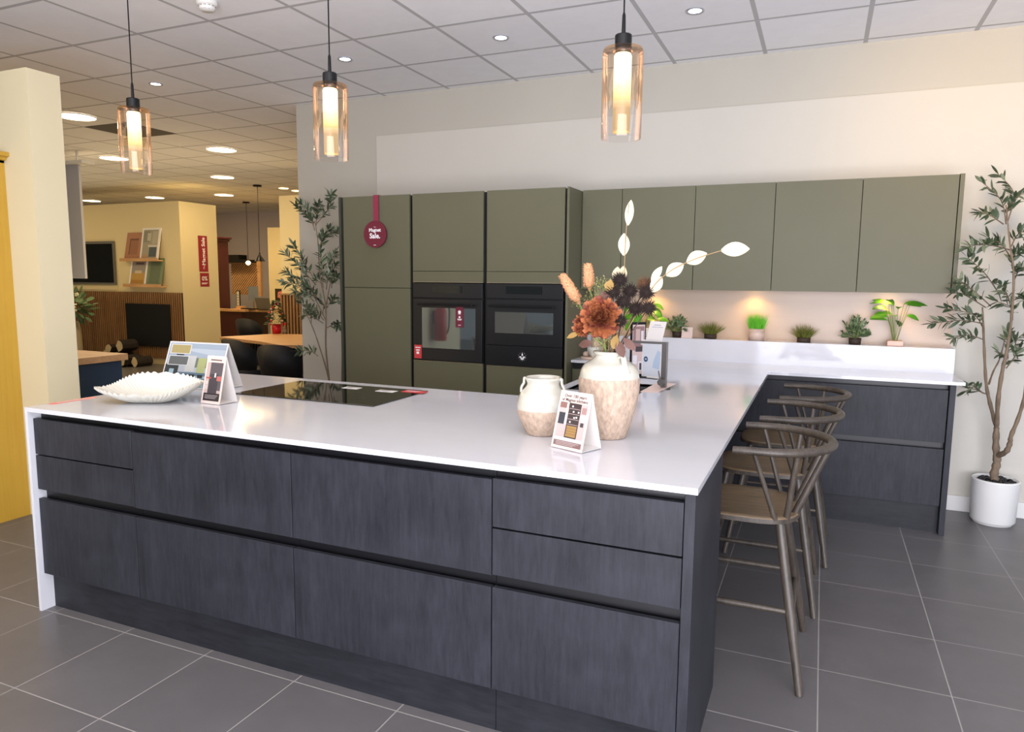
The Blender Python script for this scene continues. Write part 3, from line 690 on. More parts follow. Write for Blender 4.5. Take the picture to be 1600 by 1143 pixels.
jar(SV, body, neck, 'small squat vase with ivory glazed top, empty, beside the blush tent card', [(hnd(a0+PI-.15, .150, .196, .082, .062, .008), .009), (hnd(a0-.35, .150, .196, .082, .062, .008), .009)])

# ================================================================== DRIED FLOWERS IN THE LARGE VASE
rim = BV+V((0, 0, .302))
def stem(mb, top, off=(0, 0), r=.0022, bend=(0, 0, 0), foot=.12):
    top = V(top); foot_ = V((rim.x-off[0]*.8, rim.y-off[1]*.8, rim.z-foot)); mid = V((rim.x+off[0], rim.y+off[1], rim.z+.01))
    mb.tube(catmull([foot_, mid, (mid+top)/2+V(bend), top], 5), [r*1.15]*5+[r]*11, 6)
banks = mat('banksia_head', (204, 148, 106), .85, noise=.25, nscale=(160, 160, 160), bump=1)
for k, (tp, bt, lb) in enumerate(((at(877, 428, y=.50), at(903, 470, y=.51), 'apricot cone-shaped dried flower leaning out toward the oven'), (at(918, 411, y=.55), at(921, 448, y=.55), 'apricot cone-shaped dried flower standing upright behind the orange bloom'))):
    t = thing('banksia_stem', lb, 'dried flower', rim, 'dried flowers in the large vase')
    mb = MB(); stem(mb, bt, (-.02, -.01+.02*k)); mb.build('stem', stemg, t)
    ax_ = (tp-bt); L = ax_.length; d = ax_.normalized(); mb = MB()
    pr = [(0, -.02), (.010, 0), (.0165, L*.15), (.0185, L*.4), (.0175, L*.7), (.013, L*.92), (.006, L*1.0), (0, L*1.02)]
    mb.lathe(pr, (0, 0, 0), 18, wob=lambda a, j: 1+R.uniform(-.08, .08))
    q = V((0,0,1)).rotation_difference(d)
    for _ in range(260):
        h = R.uniform(.02, .98)*L; a = R.uniform(0, 2*PI); r_ = .0175*(1-.5*(h/L)**4)
        p = V((r_*math.cos(a), r_*math.sin(a), h)); o = V((math.cos(a), math.sin(a), .6)).normalized()
        mb.tube([p, p+o*.005], [.0011, .0006], 4, cap=False)
    mb.v = [tuple(q @ V(p)+bt) for p in mb.v]
    mb.build('flower_head', banks, t)
    mb = MB()
    for i in range(9):
        a = i*2*PI/9+.3; dd = q @ V((math.cos(a), math.sin(a), .25)); mb.leaf(bt-d*.004, dd, .034, .011, nrm=d, curl=.25)
    mb.build('leaf_collar', stemg, t)
cop = mat('copper_petal', (168, 98, 60), .6, noise=.3, nscale=(18, 18, 18)); copd = mat('copper_petal_dark', (132, 66, 50), .6, noise=.3, nscale=(18, 18, 18))
for k, (c, rad, lb) in enumerate(((at(939, 497, y=.45), .062, 'large rust orange dahlia bloom at the front of the vase'), (at(913, 509, y=.47), .036, 'smaller rust orange dahlia tucked beside the large bloom'))):
    t = thing('dahlia', lb, 'flower', rim, 'dried flowers in the large vase')
    mb = MB(); stem(mb, c+V((0, .015, -.01)), (-.01, -.02), .003); mb.build('stem', stemg, t)
    face = V((.12, -1, .28)).normalized() if k == 0 else V((-.6, -.7, .1)).normalized(); q = V((0,0,1)).rotation_difference(face); mb = MB()
    rings = ((5, 1.42, .58), (8, 1.2, .72), (12, .98, .84), (16, .76, .93), (20, .52, .98), (22, .28, 1.02), (22, .04, 1.02), (22, -.2, 1.0), (20, -.5, .92), (14, -.85, .75))
    for ri, (n, el, ln) in enumerate(rings):
        for i in range(n):
            a = 2*PI*(i+.5*(ri % 2))/n+R.uniform(-.1, .1); e_ = el+R.uniform(-.1, .1)
            d = V((math.cos(a)*math.cos(e_), math.sin(a)*math.cos(e_), math.sin(e_))); mb.mi = 0 if R.random() < .65 else 1
            mb.leaf(c+q @ (d*rad*.12), q @ d, rad*ln*R.uniform(.8, 1.08), rad*.36, nrm=q @ V((-d.x*math.sin(e_), -d.y*math.sin(e_), 1)), curl=-.35, fold=.7, n=4, shape=lambda t: (t*1.5+.12)*(1 if t < .55 else max(.25, 1-(t-.55)*1.4)))
    mb.build('bloom', [cop, copd], t)
# teasel-like dark spiky heads
thist = mat('dark_spiky_head', (42, 28, 22), .85); thist2 = mat('brown_spiky_head', (104, 72, 48), .85)
hs = [((969, 437), .50), ((958, 456), .47), ((984, 455), .52), ((974, 471), .48), ((969, 501), .46), ((1010, 457), .50), ((1013, 481), .47), ((993, 482), .50), ((1007, 444), .54)]
hl = ['dark spiky seed head at the top of the upright cluster', 'dark spiky seed head beside the maroon leaf', 'dark spiky seed head at the outer side of the upright cluster', 'dark spiky seed head lowest in the upright cluster', 'dark spiky seed head hanging alone low between the stems',
      'dark spiky seed head high in the leaning cluster by the white pods', 'dark spiky seed head at the lower outer end of the leaning cluster', 'dark spiky seed head at the lower inner end of the leaning cluster', 'brown spiky seed head topping the leaning cluster']
for k, ((uv, y), lb) in enumerate(zip(hs, hl)):
    c = at(*uv, y=y); t = thing('seed_head', lb, 'dried flower', rim, 'dried flowers in the large vase')
    mb = MB(); stem(mb, c, (.015+.003*k, .002*k-.01), .0018); mb.build('stem', mat('dark_stem', (74, 52, 40), .7) if k == 0 else MATS['dark_stem'], t)
    mb = MB(); r_ = .021 if k != 4 else .017; mb.ball(c, r_*.75, seg=10)
    for i in range(110):
        z = 1-2*(i+.5)/110; a = i*2.39996; s_ = math.sqrt(1-z*z); d = V((s_*math.cos(a), s_*math.sin(a), z))
        mb.tube([c+d*r_*.6, c+d*r_*R.uniform(1.2, 1.75)], [.0022, .0004], 4, cap=False)
    mb.build('spiky_head', thist2 if k == 8 else thist, t)
ivory = mat('ivory_pod', (204, 191, 158), .55, noise=.06, nscale=(40, 40, 40))
pods = [([(965, 540), (974, 440), (976, 405), (979, 352), (983, 318)], .53, [((986, 312), (981, 352), .030, 0), ((975, 364), (975, 399), .040, 0), ((965, 417), (963, 440), .034, -.2), ((974, 415), (972, 440), .030, .2)], 'tall stem of white papery pods rising straight above the flowers'),
        ([(985, 545), (1012, 460), (1045, 425), (1085, 405), (1128, 391)], .50, [((1171, 388), (1127, 391), .048, 0), ((1104, 395), (1073, 410), .046, 0), ((1068, 412), (1041, 430), .046, 0), ((1034, 432), (1018, 456), .04, 0), ((1034, 416), (1018, 440), .026, 0)], 'arching stem of white papery pods reaching far out over the worktop')]
for pts, y, ps, lb in pods:
    t = thing('pod_stem', lb, 'dried flower', rim, 'dried flowers in the large vase')
    P = [at(*p, y=y) for p in pts]; P[0] = rim+V((.01, .0, -.02)); MB().tube(catmull(P, 6), .0016, 6).build('stem', tan, t)
    for (tip, bas, w, r_) in ps:
        a, b_ = at(*tip, y=y+r_*.1), at(*bas, y=y)
        mb = MB(); d = a-b_
        mb.leaf(b_, d, d.length, w, nrm=V((.2, -1, .25)), fold=.22, n=8, curl=.06); mb.leaf(b_+V((0, .003, 0)), d+V((.004, .004, .004)), d.length*.94, w*.8, nrm=V((-.3, -1, .1)), fold=-.2, n=8)
        mb.build('pod', ivory, t)
maroon = mat('maroon_leaf', (92, 58, 46), .6, noise=.3, nscale=(30, 30, 30)); ochre = mat('ochre_leaf', (150, 118, 60), .6)
t = thing('foliage_sprig', 'sprig of maroon and ochre leaves between the orange bloom and the dark seed heads', 'dried foliage', rim, 'dried flowers in the large vase')
mb = MB(); stem(mb, at(949, 470, y=.5), (0, 0), .002); mb.build('stem', tan, t)
for (u, v, L, W, dx, dz, mm) in ((945, 476, .045, .045, -.1, 1, maroon), (950, 455, .04, .035, .2, 1, ochre), (925, 535, .05, .03, -1, -.2, maroon), (965, 532, .06, .035, .35, -.9, maroon), (975, 528, .055, .03, .7, -.7, maroon), (958, 545, .05, .03, .2, .9, ochre), (905, 520, .05, .02, -1, -.35, ochre)):
    MB().leaf(at(u, v, y=.46), V((dx, -.1, dz)), L, W, nrm=V((0, -1, .3)), curl=.2).build('leaf', mm, t)
t = thing('filler_sprig', 'pale green feathery filler sprig behind the apricot cones', 'dried foliage', rim, 'dried flowers in the large vase')
mb = MB(); tops = [at(u, v, y=.54+.02*R.random()) for u, v in ((933, 446), (944, 450), (938, 462), (926, 470), (915, 480), (950, 458), (930, 455), (921, 463), (905, 478), (941, 440))]
for tp in tops: stem(mb, tp, (-.01, .015), .0012)
mb.build('stem', stemg, t); mb = MB()
for tp in tops:
    for _ in range(34):
        p = tp+V((R.gauss(0, .012), R.gauss(0, .01), R.gauss(0, .010))); mb.leaf(p, V((R.uniform(-1, 1), R.uniform(-1, 1), R.uniform(0, 1))), .010, .004, n=2)
for k in range(150):
    p = rim+V((R.gauss(-.01, .022), R.gauss(0, .02), R.uniform(.005, .05))); mb.leaf(p, V((R.uniform(-1, 1), R.uniform(-1, 1), R.uniform(0, 1))), .014, .004, n=2)
mb.build('foliage', mat('filler_green', (150, 152, 92), .6, noise=.3, nscale=(40, 40, 40)), t)
t = thing('dried_stems', 'bundle of bare dried stems fanning out of the large vase', 'dried stems', rim, 'dried flowers in the large vase'); t['kind'] = 'stuff'
mb = MB()
for k in range(16): stem(mb, rim+V((R.uniform(-.06, .08), R.uniform(-.04, .04), R.uniform(.06, .16))), (R.uniform(-.03, .03), R.uniform(-.03, .03)), .0016)
mb.build('stems', tan, t)

# ================================================================== SMALL SIGNS BEHIND THE TAP
t = thing('framed_sign', 'black framed portrait sign with kitchen photos standing behind the tap spout', 'sign', (-.675, 2.12, H))
fa, fb = at(989, 590, z=H), at(1004, 588, z=H); fa = V((-.700, 2.09, H)); fb = V((-.640, 2.15, H)); ux = (fb-fa).normalized(); Wd = .155; fa = fb-ux*Wd*.62; Wd *= .62
n_ = ux.cross(V((0,0,1))); hgt = .315; F = (fa+n_*0+V((0,0,.006)), ux, V((0,0,1)))
MB().slab(fa+V((0,0,.005)), fa+ux*Wd+V((0,0,.005)), fa+ux*Wd+V((0,0,hgt)), fa+V((0,0,hgt)), .012).build('frame', blackm, t)
MB().slab(fa-n_*-.03, fa+ux*Wd-n_*-.03, fa+ux*Wd-n_*.045, fa-n_*.045, -.005).build('foot', blackm, t)
w8 = Wd; picture(F, [(w8*.08, .012, w8*.92, hgt-.02, (222, 196, 188)), (w8*.12, .17, w8*.88, hgt-.03, (150, 118, 114)), (w8*.3, .19, w8*.6, .27, (206, 176, 166)), (w8*.3, .14, w8*.85, .17, (70, 60, 60)), (w8*.66, .18, w8*.84, .26, (232, 226, 224)), (w8*.14, .07, w8*.42, .12, (240, 236, 240)), (w8*.5, .03, w8*.84, .085, (236, 232, 232)), (w8*.6, .035, w8*.74, .075, (66, 60, 62))], t)
t = thing('leaflet_holder', 'clear stand with a white paper tilted above a pale blue leaflet, beside the tap', 'sign', (-.59, 2.10, H))
a_, b_ = V((-.655, 2.135, H)), V((-.535, 2.095, H)); ux = (b_-a_).normalized(); n_ = ux.cross(V((0,0,1))); tilt = V((.10, 0, 1)).normalized()
W8 = (b_-a_).length
MB().slab(a_, b_, b_+V((0,0,.215)), a_+V((0,0,.215)), .004).build('blue_leaflet', paperw, t)
F = (a_, ux, V((0,0,1)))
picture(F, [(W8*.04, .01, W8*.96, .21, (226, 232, 242)), ([(W8*.55, .06), (W8*.9, .05), (W8*.95, .15), (W8*.8, .16), (W8*.6, .10)], (190, 212, 236)), ([(W8*.2+.014*math.cos(i*PI/8), .105+.016*math.sin(i*PI/8)) for i in range(16)], (44, 84, 126)), (W8*.2-.006, .102, W8*.2+.006, .109, (214, 226, 240))], t)
MB().slab(a_+n_*-.03, b_+n_*-.03, b_+n_*.05, a_+n_*.05, -.003).build('foot', acry, t)
c_ = a_+V((.02, 0, .218)); MB().slab(c_, c_+ux*W8*.82, c_+ux*W8*.82+tilt*.105+V((.012,0,0)), c_+tilt*.105+V((.012,0,0)), .002).build('white_paper', paperw, t)
o = MB(); F = (c_+V((.01,0,0)), ux, tilt)
for k, (w, y) in enumerate(((.35, .082), (.55, .07), (.62, .058), (.2, .04), (.4, .028))): o.rect(F, W8*(.41-w/2), y, W8*(.41+w/2), y+.004)
o.build('printing', mat('blue_grey_ink', (150, 156, 176), .6), t)

# ================================================================== THINGS BY THE OVEN TOWER ON THE WORKTOP
sv = at(908, 559, z=H)
bx, by = -1.19, 2.93
o = MB().lathe([(0, 0), (.085, 0), (.088, .006), (.085, .012), (0, .012)], (bx, by, H+.0003), 32).build('wooden_board', mat('pale_wood_board', (212, 186, 164), .5)); tag(o, 'round pale wooden board under the small white bowl by the oven tower', 'board')
o = MB().lathe([(0, .001), (.03, .001), (.034, .006), (.052, .04), (.058, .066), (.054, .066), (.046, .036), (.028, .012), (0, .010)], (bx+.02, by-.005, H+.0125), 32).build('small_bowl', ceramic); tag(o, 'small plain white bowl on the wooden board behind the vase', 'bowl')
o = MB().lathe([(0, 0), (.03, 0), (.032, .004), (.032, .15), (.028, .154), (0, .154)], (-1.21, 3.06, H+.0003), 28).build('wooden_canister', mat('pale_canister', (206, 176, 148), .5)); tag(o, 'tall pale wooden canister standing behind the small white bowl', 'canister')
pb = MB()
for i in range(24): pass
o = MB().ball((-1.262, 2.99, H+.0215+.0), .021, seg=14); o.mi = 0; tag(o.build('wooden_ball', MATS['pale_wood_board']), 'small wooden ball ornament against the side of the oven tower', 'ornament')
g = MB().lathe([(0, 0), (.035, 0), (.036, .004), (.028, .05), (.036, .11), (.034, .11), (.026, .05), (.03, .008), (0, .006)], (-1.10, 3.07, H+.0003), 28).build('glass_jar', acry); tag(g, 'clear glass jar behind the orange dahlia on the back worktop', 'jar')

# ================================================================== PLANTS ON THE LEDGE
ZL = 1.0523
def pot_thing(name, x, y, label, cat='plant', group='potted plants on the ledge'): return thing(name, label, cat, (x, y, ZL), group)
def cyl_pot(t, x, y, r, h, m_, taper=.92):
    MB().lathe([(0, .0005), (r*taper, .0005), (r, h), (r*.9, h), (r*.88, h*.8), (0, h*.8)], (x, y, ZL), 28).build('pot', m_, t)
def bush(x, y, label, w, h):
    t = pot_thing('bushy_plant', x, y, label); cyl_pot(t, x, y, .038, .04, soil)
    mb, st = MB(), MB(); c = V((x, y, ZL+.035))
    for i in range(46):
        a, e = R.uniform(0, 2*PI), R.uniform(.1, 1.5); d = V((math.cos(a)*math.cos(e)*w/2, math.sin(a)*math.cos(e)*w/2*.8, math.sin(e)*h))*R.uniform(.7, 1.0)
        st.tube([c, c+d*.6+V((0,0,.008)), c+d], .0008, 4, cap=False)
        for j in range(9):
            p = c+d*R.uniform(.45, 1.05); mb.mi = 0 if R.random() < .7 else 1
            mb.leaf(p, d.normalized()+V((R.uniform(-.9, .9), R.uniform(-.9, .9), R.uniform(-.3, .7))), .028, .0115, n=3)
    st.build('stems', stemg, t); mb.build('foliage', [sage, olive], t); return t
def spikes(x, y, label, w, h):
    t = pot_thing('spiky_plant', x, y, label); cyl_pot(t, x, y, .042, .032, soil, 1.0)
    mb = MB()
    for i in range(230):
        a, q = R.uniform(0, 2*PI), R.random()**.6; r_ = q*w/2
        p = V((x+.030*q*math.cos(a), y+.030*q*math.sin(a), ZL+.026)); d = V((math.cos(a)*r_, math.sin(a)*r_, h*R.uniform(.65, 1.0)*(1-.35*q*q)))
        mb.leaf(p, d, d.length, .0055, n=3, shape=lambda t: 1-t*.9, curl=.1)
    mb.build('foliage', spiky, t); return t
bush(-.655, 3.215, 'leafy grey green potted plant behind the white paper sign', .19, .115)
spikes(-.427, 3.215, 'spiky olive grass in a low dark pot, next to the bright green grass', .155, .105)
x, y = -.122, 3.215
t = pot_thing('grass_plant', x, y, 'bright green grass in a ribbed clear and pink pot on the ledge')
MB().lathe([(0, .0005), (.050, .0005), (.054, .08), (.047, .08), (.045, .07), (0, .07)], (x, y, ZL), 40, wob=lambda a, j: 1+.0).build('pot', mat('ribbed_pot', (206, 180, 164), .3, noise=.2, nscale=(4, 4, 120)), t)
mb = MB()
for i in range(420):
    a, q = R.uniform(0, 2*PI), math.sqrt(R.random()); p = V((x+.043*q*math.cos(a), y+.043*q*math.sin(a), ZL+.068)); d = V((math.cos(a)*q*.03+R.gauss(0, .008), math.sin(a)*q*.03+R.gauss(0, .008), R.uniform(.07, .125)))
    mb.leaf(p, d, d.length, .004, n=3, shape=lambda t: 1-t*.95, curl=.05)
mb.build('foliage', grassg, t)
spikes(.178, 3.215, 'spiky olive grass in a low dark pot, next to the round sage bush', .15, .105)
bush(.485, 3.215, 'round sage green bush in a low dark pot on the ledge', .215, .135)
x, y = .715, 3.225
t = pot_thing('leafy_plant', x, y, 'tall broad-leaved plant with slim stems in a pale pink pot on the ledge')
MB().prism([(x-.045, y-.04), (x+.045, y-.04), (x+.045, y+.04), (x-.045, y+.04)], ZL+.0005, ZL+.032).build('pot', mat('pink_pot', (226, 186, 170), .5), t, bevel=.003)
st, mb = MB(), MB()
for i in range(15):
    a = R.uniform(0, 2*PI); hh = R.uniform(.12, .24); o = V((math.cos(a)*.055*hh/.2, math.sin(a)*.035*hh/.2-.01, hh)); p0 = V((x+.012*math.cos(a), y+.012*math.sin(a), ZL+.03))
    st.tube([p0, p0+o*.5+V((0,0,.02)), p0+o], .0016, 5)
    d = V((math.cos(a)*1.0, math.sin(a)*.6-.25, R.uniform(-.2, .5))); mb.leaf(p0+o, d, R.uniform(.07, .11), R.uniform(.036, .05), nrm=V((0, -.6, 1)), curl=.35, n=6); mb.mi = 0 if R.random() < .6 else 1
for sx in (-1, 1):
    p0 = V((x, y, ZL+.03)); o = V((sx*.035, -.005, .235)); st.tube([p0, p0+o*.5, p0+o], .0016, 5); mb.mi = 0; mb.leaf(p0+o, V((sx, -.2, .45)), .11, .04, nrm=V((0, -.5, 1)), curl=.55, n=6)
st.build('stems', stemg, t); mb.build('foliage', [bgreen, dgreen], t)
x, y = -.90, 3.215
t = pot_thing('trailing_plant', x, y, 'bright green broad-leaved plant half hidden behind the dried flowers')
cyl_pot(t, x, y, .042, .06, mat('white_pot', (228, 226, 220), .4)); st, mb = MB(), MB()
for i in range(20):
    a = R.uniform(0, 2*PI); hh = R.uniform(.05, .20); o = V((math.cos(a)*.10, math.sin(a)*.05-.02, hh)); p0 = V((x, y, ZL+.05))
    st.tube([p0, p0+o*.5+V((0,0,.02)), p0+o], .0015, 5); mb.leaf(p0+o, V((math.cos(a), math.sin(a)*.5-.2, R.uniform(-.8, .1))), .085, .05, nrm=V((0, -.6, 1)), curl=.3, n=6)
st.build('stems', stemg, t); mb.build('foliage', bgreen, t)
pc = at(1068, 515, y=3.17); o = MB().slab((-.620, 3.17, ZL+.0005), (-.545, 3.17, ZL+.0005), (-.545, 3.19, ZL+.075), (-.620, 3.19, ZL+.075), .0012); tag(o.build('blush_card', paperp), 'small plain blush card leaning beside the grey green plant', 'card')

# ================================================================== OLIVE TREES
def tree(name, base, stems, tips, label, pot=None, leaf=.052, leafw=.013, nper=26, spread=.085, group='artificial olive trees', fruit=0, dens=1.0):
    t = thing(name, label, 'tree', (base.x, base.y, 0), group)
    tr = MB()
    for pts, r0, r1 in stems:
        c = catmull(pts, 5); n = len(c)
        tr.tube(c, [(r0+(r1-r0)*i/(n-1))*(1+.14*math.sin(i*1.9+r0*900)) for i in range(n)], 8)
    lf, fr = MB(), MB()
    for tip, frm, n in tips:
        n = int(n*dens)
        mid = (tip+frm)/2+V((R.gauss(0, .02), R.gauss(0, .03), .02)); br = catmull([frm, mid, tip], 6); tr.tube(br, [.004-.0025*i/(len(br)-1) for i in range(len(br))], 5)
        for i in range(n):
            q = (i+.5)/n*.78+.22; f_ = q*(len(br)-1); k = min(int(f_), len(br)-2); p = br[k].lerp(br[k+1], f_-k); d = (br[k+1]-br[k]).normalized()
            sd = d.cross(V((R.uniform(-1, 1), R.uniform(-1, 1), R.uniform(-1, 1)))).normalized()
            lf.mi = 0 if R.random() < .66 else 1
            lf.leaf(p, d*.75+sd*.85, leaf*R.uniform(.7, 1.15), leafw, n=4, curl=R.uniform(-.1, .25), fold=.2)
            if fruit and R.random() < fruit: fr.ball(p+sd*.012, .009, sz=1.3, seg=8)
        lf.leaf(tip, (tip-mid), leaf, leafw, n=4)
    tr.build('trunk', bark, t); lf.build('foliage', [olive, olive2], t)
    if fruit: fr.build('fruit', mat('dark_olive_fruit', (28, 26, 30), .4), t)
    return t
# right tree in the white pot
PX, PY = at(1556, 745, y=3.15).x, 3.15
Q = lambda u, v, y=PY: at(u, v, y=y)
b0 = V((PX, PY, .25))
st = [([b0, Q(1553, 742), Q(1557, 725), Q(1558, 712)], .024, .021), ([Q(1558, 715), Q(1556, 695), Q(1557, 668)], .021, .016), ([Q(1557, 668), Q(1547, 630), Q(1541, 600), Q(1538, 550), Q(1536, 500, 3.08), Q(1535, 480, 3.1)], .012, .004),
      ([Q(1557, 668), Q(1560, 620, 3.03), Q(1567, 575, 3.02), Q(1573, 550, 3.02), Q(1580, 500, 3.0), Q(1584, 430, 3.0), Q(1578, 380, 3.0), Q(1572, 320, 2.98)], .013, .003), ([Q(1558, 712), Q(1572, 705, 3.05), Q(1578, 692, 3.04), Q(1580, 680, 3.03), Q(1592, 650, 3.02), Q(1602, 610, 3.0), Q(1606, 540, 3.0), Q(1604, 450, 3.0)], .017, .005),
      ([Q(1545, 600), Q(1552, 580, 3.1), Q(1562, 560, 3.1), Q(1570, 530, 3.12)], .006, .003)]
tp = [((1560, 272), (1575, 345), 22), ((1535, 285), (1572, 350), 14), ((1530, 330), (1568, 350), 18), ((1598, 300), (1572, 345), 14), ((1512, 385), (1578, 390), 24), ((1545, 372), (1578, 400), 16), ((1602, 360), (1580, 385), 14), ((1590, 395), (1582, 420), 16), ((1512, 402), (1562, 460), 22), ((1600, 420), (1584, 440), 20), ((1500, 440), (1548, 478), 20), ((1492, 455), (1540, 480), 18),
      ((1565, 445), (1580, 480), 14), ((1600, 470), (1580, 470), 18), ((1555, 470), (1582, 500), 14), ((1458, 505), (1535, 505), 26), ((1480, 482), (1535, 510), 22), ((1490, 528), (1536, 530), 22), ((1575, 520), (1575, 560), 16), ((1600, 520), (1590, 560), 16), ((1590, 548), (1572, 575), 14), ((1508, 612), (1540, 615), 12), ((1514, 602), (1536, 614), 8), ((1560, 550), (1566, 580), 8), ((1620, 330), (1600, 420), 20), ((1640, 420), (1604, 470), 26), ((1630, 500), (1605, 540), 20)]
tips = [(Q(a[0], a[1], R.uniform(2.84, 2.92) if a[0] < 1516 and a[1] < 470 else PY-.06+R.uniform(-.13, .08)), Q(b_[0], b_[1], PY-.02), n) for a, b_, n in tp]
t = tree('olive_tree', V((PX, PY, 0)), st, tips, 'artificial olive tree in a round white pot beside the wall drawers', leaf=.070, leafw=.020, dens=1.25)
pr = [(0, .012), (.112, .012), (.118, .02), (.125, .262), (.127, .268), (.125, .274), (.113, .274), (.111, .25), (0, .25)]
MB().lathe(pr, (PX, PY, 0), 56).lathe([(.0, .0005), (.104, .0005), (.104, .013)], (PX, PY, 0), 40).build('pot', white, t)
pm = MB()
for i in range(150):
    a, q = R.uniform(0, 2*PI), math.sqrt(R.random())*.10; pm.ball((PX+q*math.cos(a), PY+q*math.sin(a), .251+R.uniform(0, .016)), R.uniform(.010, .016), 1, R.uniform(.7, 1), .65, seg=8)
o = pm.build('pebbles', pebble, t); o['kind'] = 'stuff'
# tree behind the island at the end of the tall units
PY2 = 3.02; Q = lambda u, v, y=PY2: at(u, v, y=y)
b0 = at(514, 592, y=PY2); base = V((b0.x, b0.y, 0))
st = [([V((base.x, PY2, .25)), V((base.x, PY2, .4)), Q(514, 592)], .012, .010), ([Q(514, 592), Q(509, 540), Q(509, 480), Q(500, 430), Q(497, 380), Q(492, 345)], .008, .003), ([Q(514, 592), Q(505, 560, 2.98), Q(490, 515, 2.96), Q(476, 485, 2.95)], .007, .003), ([Q(509, 480), Q(518, 430, 2.98), Q(523, 395, 2.98)], .005, .002), ([Q(509, 500), Q(490, 460, 3.05), Q(480, 430, 3.05)], .004, .002),
      ([V((base.x+.12, PY2, .25)), Q(534, 590), Q(534, 520), Q(527, 510)], .006, .003)]
tp = [((517, 304), (494, 350), 24), ((498, 318), (494, 352), 20), ((463, 322), (492, 360), 22), ((470, 318), (490, 352), 12), ((528, 360), (500, 385), 22), ((515, 356), (500, 400), 18), ((524, 395), (515, 440), 20), ((500, 395), (505, 450), 16), ((458, 382), (494, 440), 24), ((446, 396), (494, 445), 26), ((447, 425), (495, 455), 24), ((444, 440), (494, 460), 20), ((460, 455), (490, 470), 18), ((478, 445), (498, 470), 14), ((498, 432), (505, 445), 12), ((527, 430), (518, 450), 14), ((530, 466), (510, 480), 14), ((474, 490), (505, 505), 14), ((480, 480), (506, 500), 14), ((486, 460), (504, 492), 12), ((530, 508), (510, 512), 14), ((465, 548), (497, 556), 16), ((525, 415), (510, 452), 14), ((468, 470), (486, 505), 14)]
tips = [(Q(a[0], a[1], PY2-.02+R.uniform(-.1, .1)), Q(b_[0], b_[1], PY2), n) for a, b_, n in tp]
t = tree('olive_tree', base, st, tips, 'slim artificial olive tree between the larder and the end of the main wall', leaf=.072, leafw=.020, fruit=.03, dens=1.8)
MB().lathe([(0, .001), (.125, .001), (.14, .28), (.128, .28), (.126, .25), (0, .25)], (base.x+.04, PY2, 0), 40).build('pot', white, t)

# ================================================================== BAR STOOLS
stl = thing('bar_stool', '', 'bar stool', (0, 0, 0), 'spindle-back bar stools at the worktop')
def sp_seat(n=48):
    out = []
    for i in range(n):
        a = 2*PI*i/n; c_, s_ = math.cos(a), math.sin(a); e_ = 2/3.2
        out.append((.215*abs(c_)**e_*(1 if c_ > 0 else -1), .205*abs(s_)**e_*(1 if s_ > 0 else -1)))
    return out
pts = sp_seat(); n = len(pts); b = MB(); rings = []
for sc_, z in ((.0, .596), (.5, .599), (.8, .606), (.97, .611), (1.0, .606), (1.0, .592), (.97, .586), (0, .586)):
    rings.append([(x*sc_, y*sc_, z) for x, y in pts])
b.add([p for r_ in rings for p in r_], [(j*n+k, j*n+(k+1) % n, (j+1)*n+(k+1) % n, (j+1)*n+k) for j in range(len(rings)-1) for k in range(n)], True)
b.build('seat', [seatw], stl)
b = MB(); b.add([(x*1.004, y*1.004, z) for z in (.605, .589) for x, y in pts], [(k, (k+1) % n, n+(k+1) % n, n+k) for k in range(n)], True); b.build('seat_edge', stoolw, stl)
for sx in (-1, 1):
    for sy in (-1, 1):
        MB().tube([(sx*.150, sy*.150, .588), (sx*.205, sy*.208, .27), (sx*.25, sy*.257, .0008)], [.0165, .0185, .0135], 12).build('leg', stoolw, stl)
for sy in (-1, 1): MB().tube([(-.200, sy*.205, .278), (0, sy*.206, .278), (.202, sy*.206, .278)], [.009, .0125, .009], 10).build('stretcher', stoolw, stl)
MB().tube([(.206, -.205, .245), (.208, 0, .245), (.206, .205, .245)], [.009, .0125, .009], 10).build('stretcher', stoolw, stl)
MB().tube([(-.210, -.211, .215), (-.212, 0, .215), (-.210, .211, .215)], [.009, .0125, .009], 10).build('stretcher', stoolw, stl)
RC, RR = .070, .243
rail = [(-.015, -RR, .858), (.02, -RR, .859)]+[(RC+RR*math.cos(a), RR*math.sin(a), .860) for a in [(-PI/2+PI*i/24) for i in range(25)]]+[(.02, RR, .859), (-.015, RR, .858)]
MB().tube(rail, [.0155]+[.017]*3+[.0185]*(len(rail)-8)+[.017]*3+[.0155], 14, flat=.85).build('backrest_rail', stoolw, stl)
for ang, bx_, by_, rr in ((-93, .135, -.182, .0085), (-58, .172, -.150, .0105), (-22, .198, -.075, .0125), (22, .198, .075, .0125), (58, .172, .150, .0105), (93, .135, .182, .0085)):
    a = math.radians(ang)
    MB().tube([(bx_, by_, .603), (RC+RR*math.cos(a), RR*math.sin(a), .852)], [rr*1.15, rr*.9], 10).build('spindle', stoolw, stl)
sls = ['dark spindle-back bar stool closest to the island end panel, first of the row', 'middle spindle-back bar stool of the three at the overhang', 'spindle-back bar stool furthest in, closest to the wall drawers']
for i, (x, y) in enumerate(((.030, .930), (.070, 1.585), (.118, 2.208))):
    if i == 0: stl.location = (x, y, 0); stl['label'] = sls[0]
    else: dup(stl, (x, y, 0), 0, sls[i])

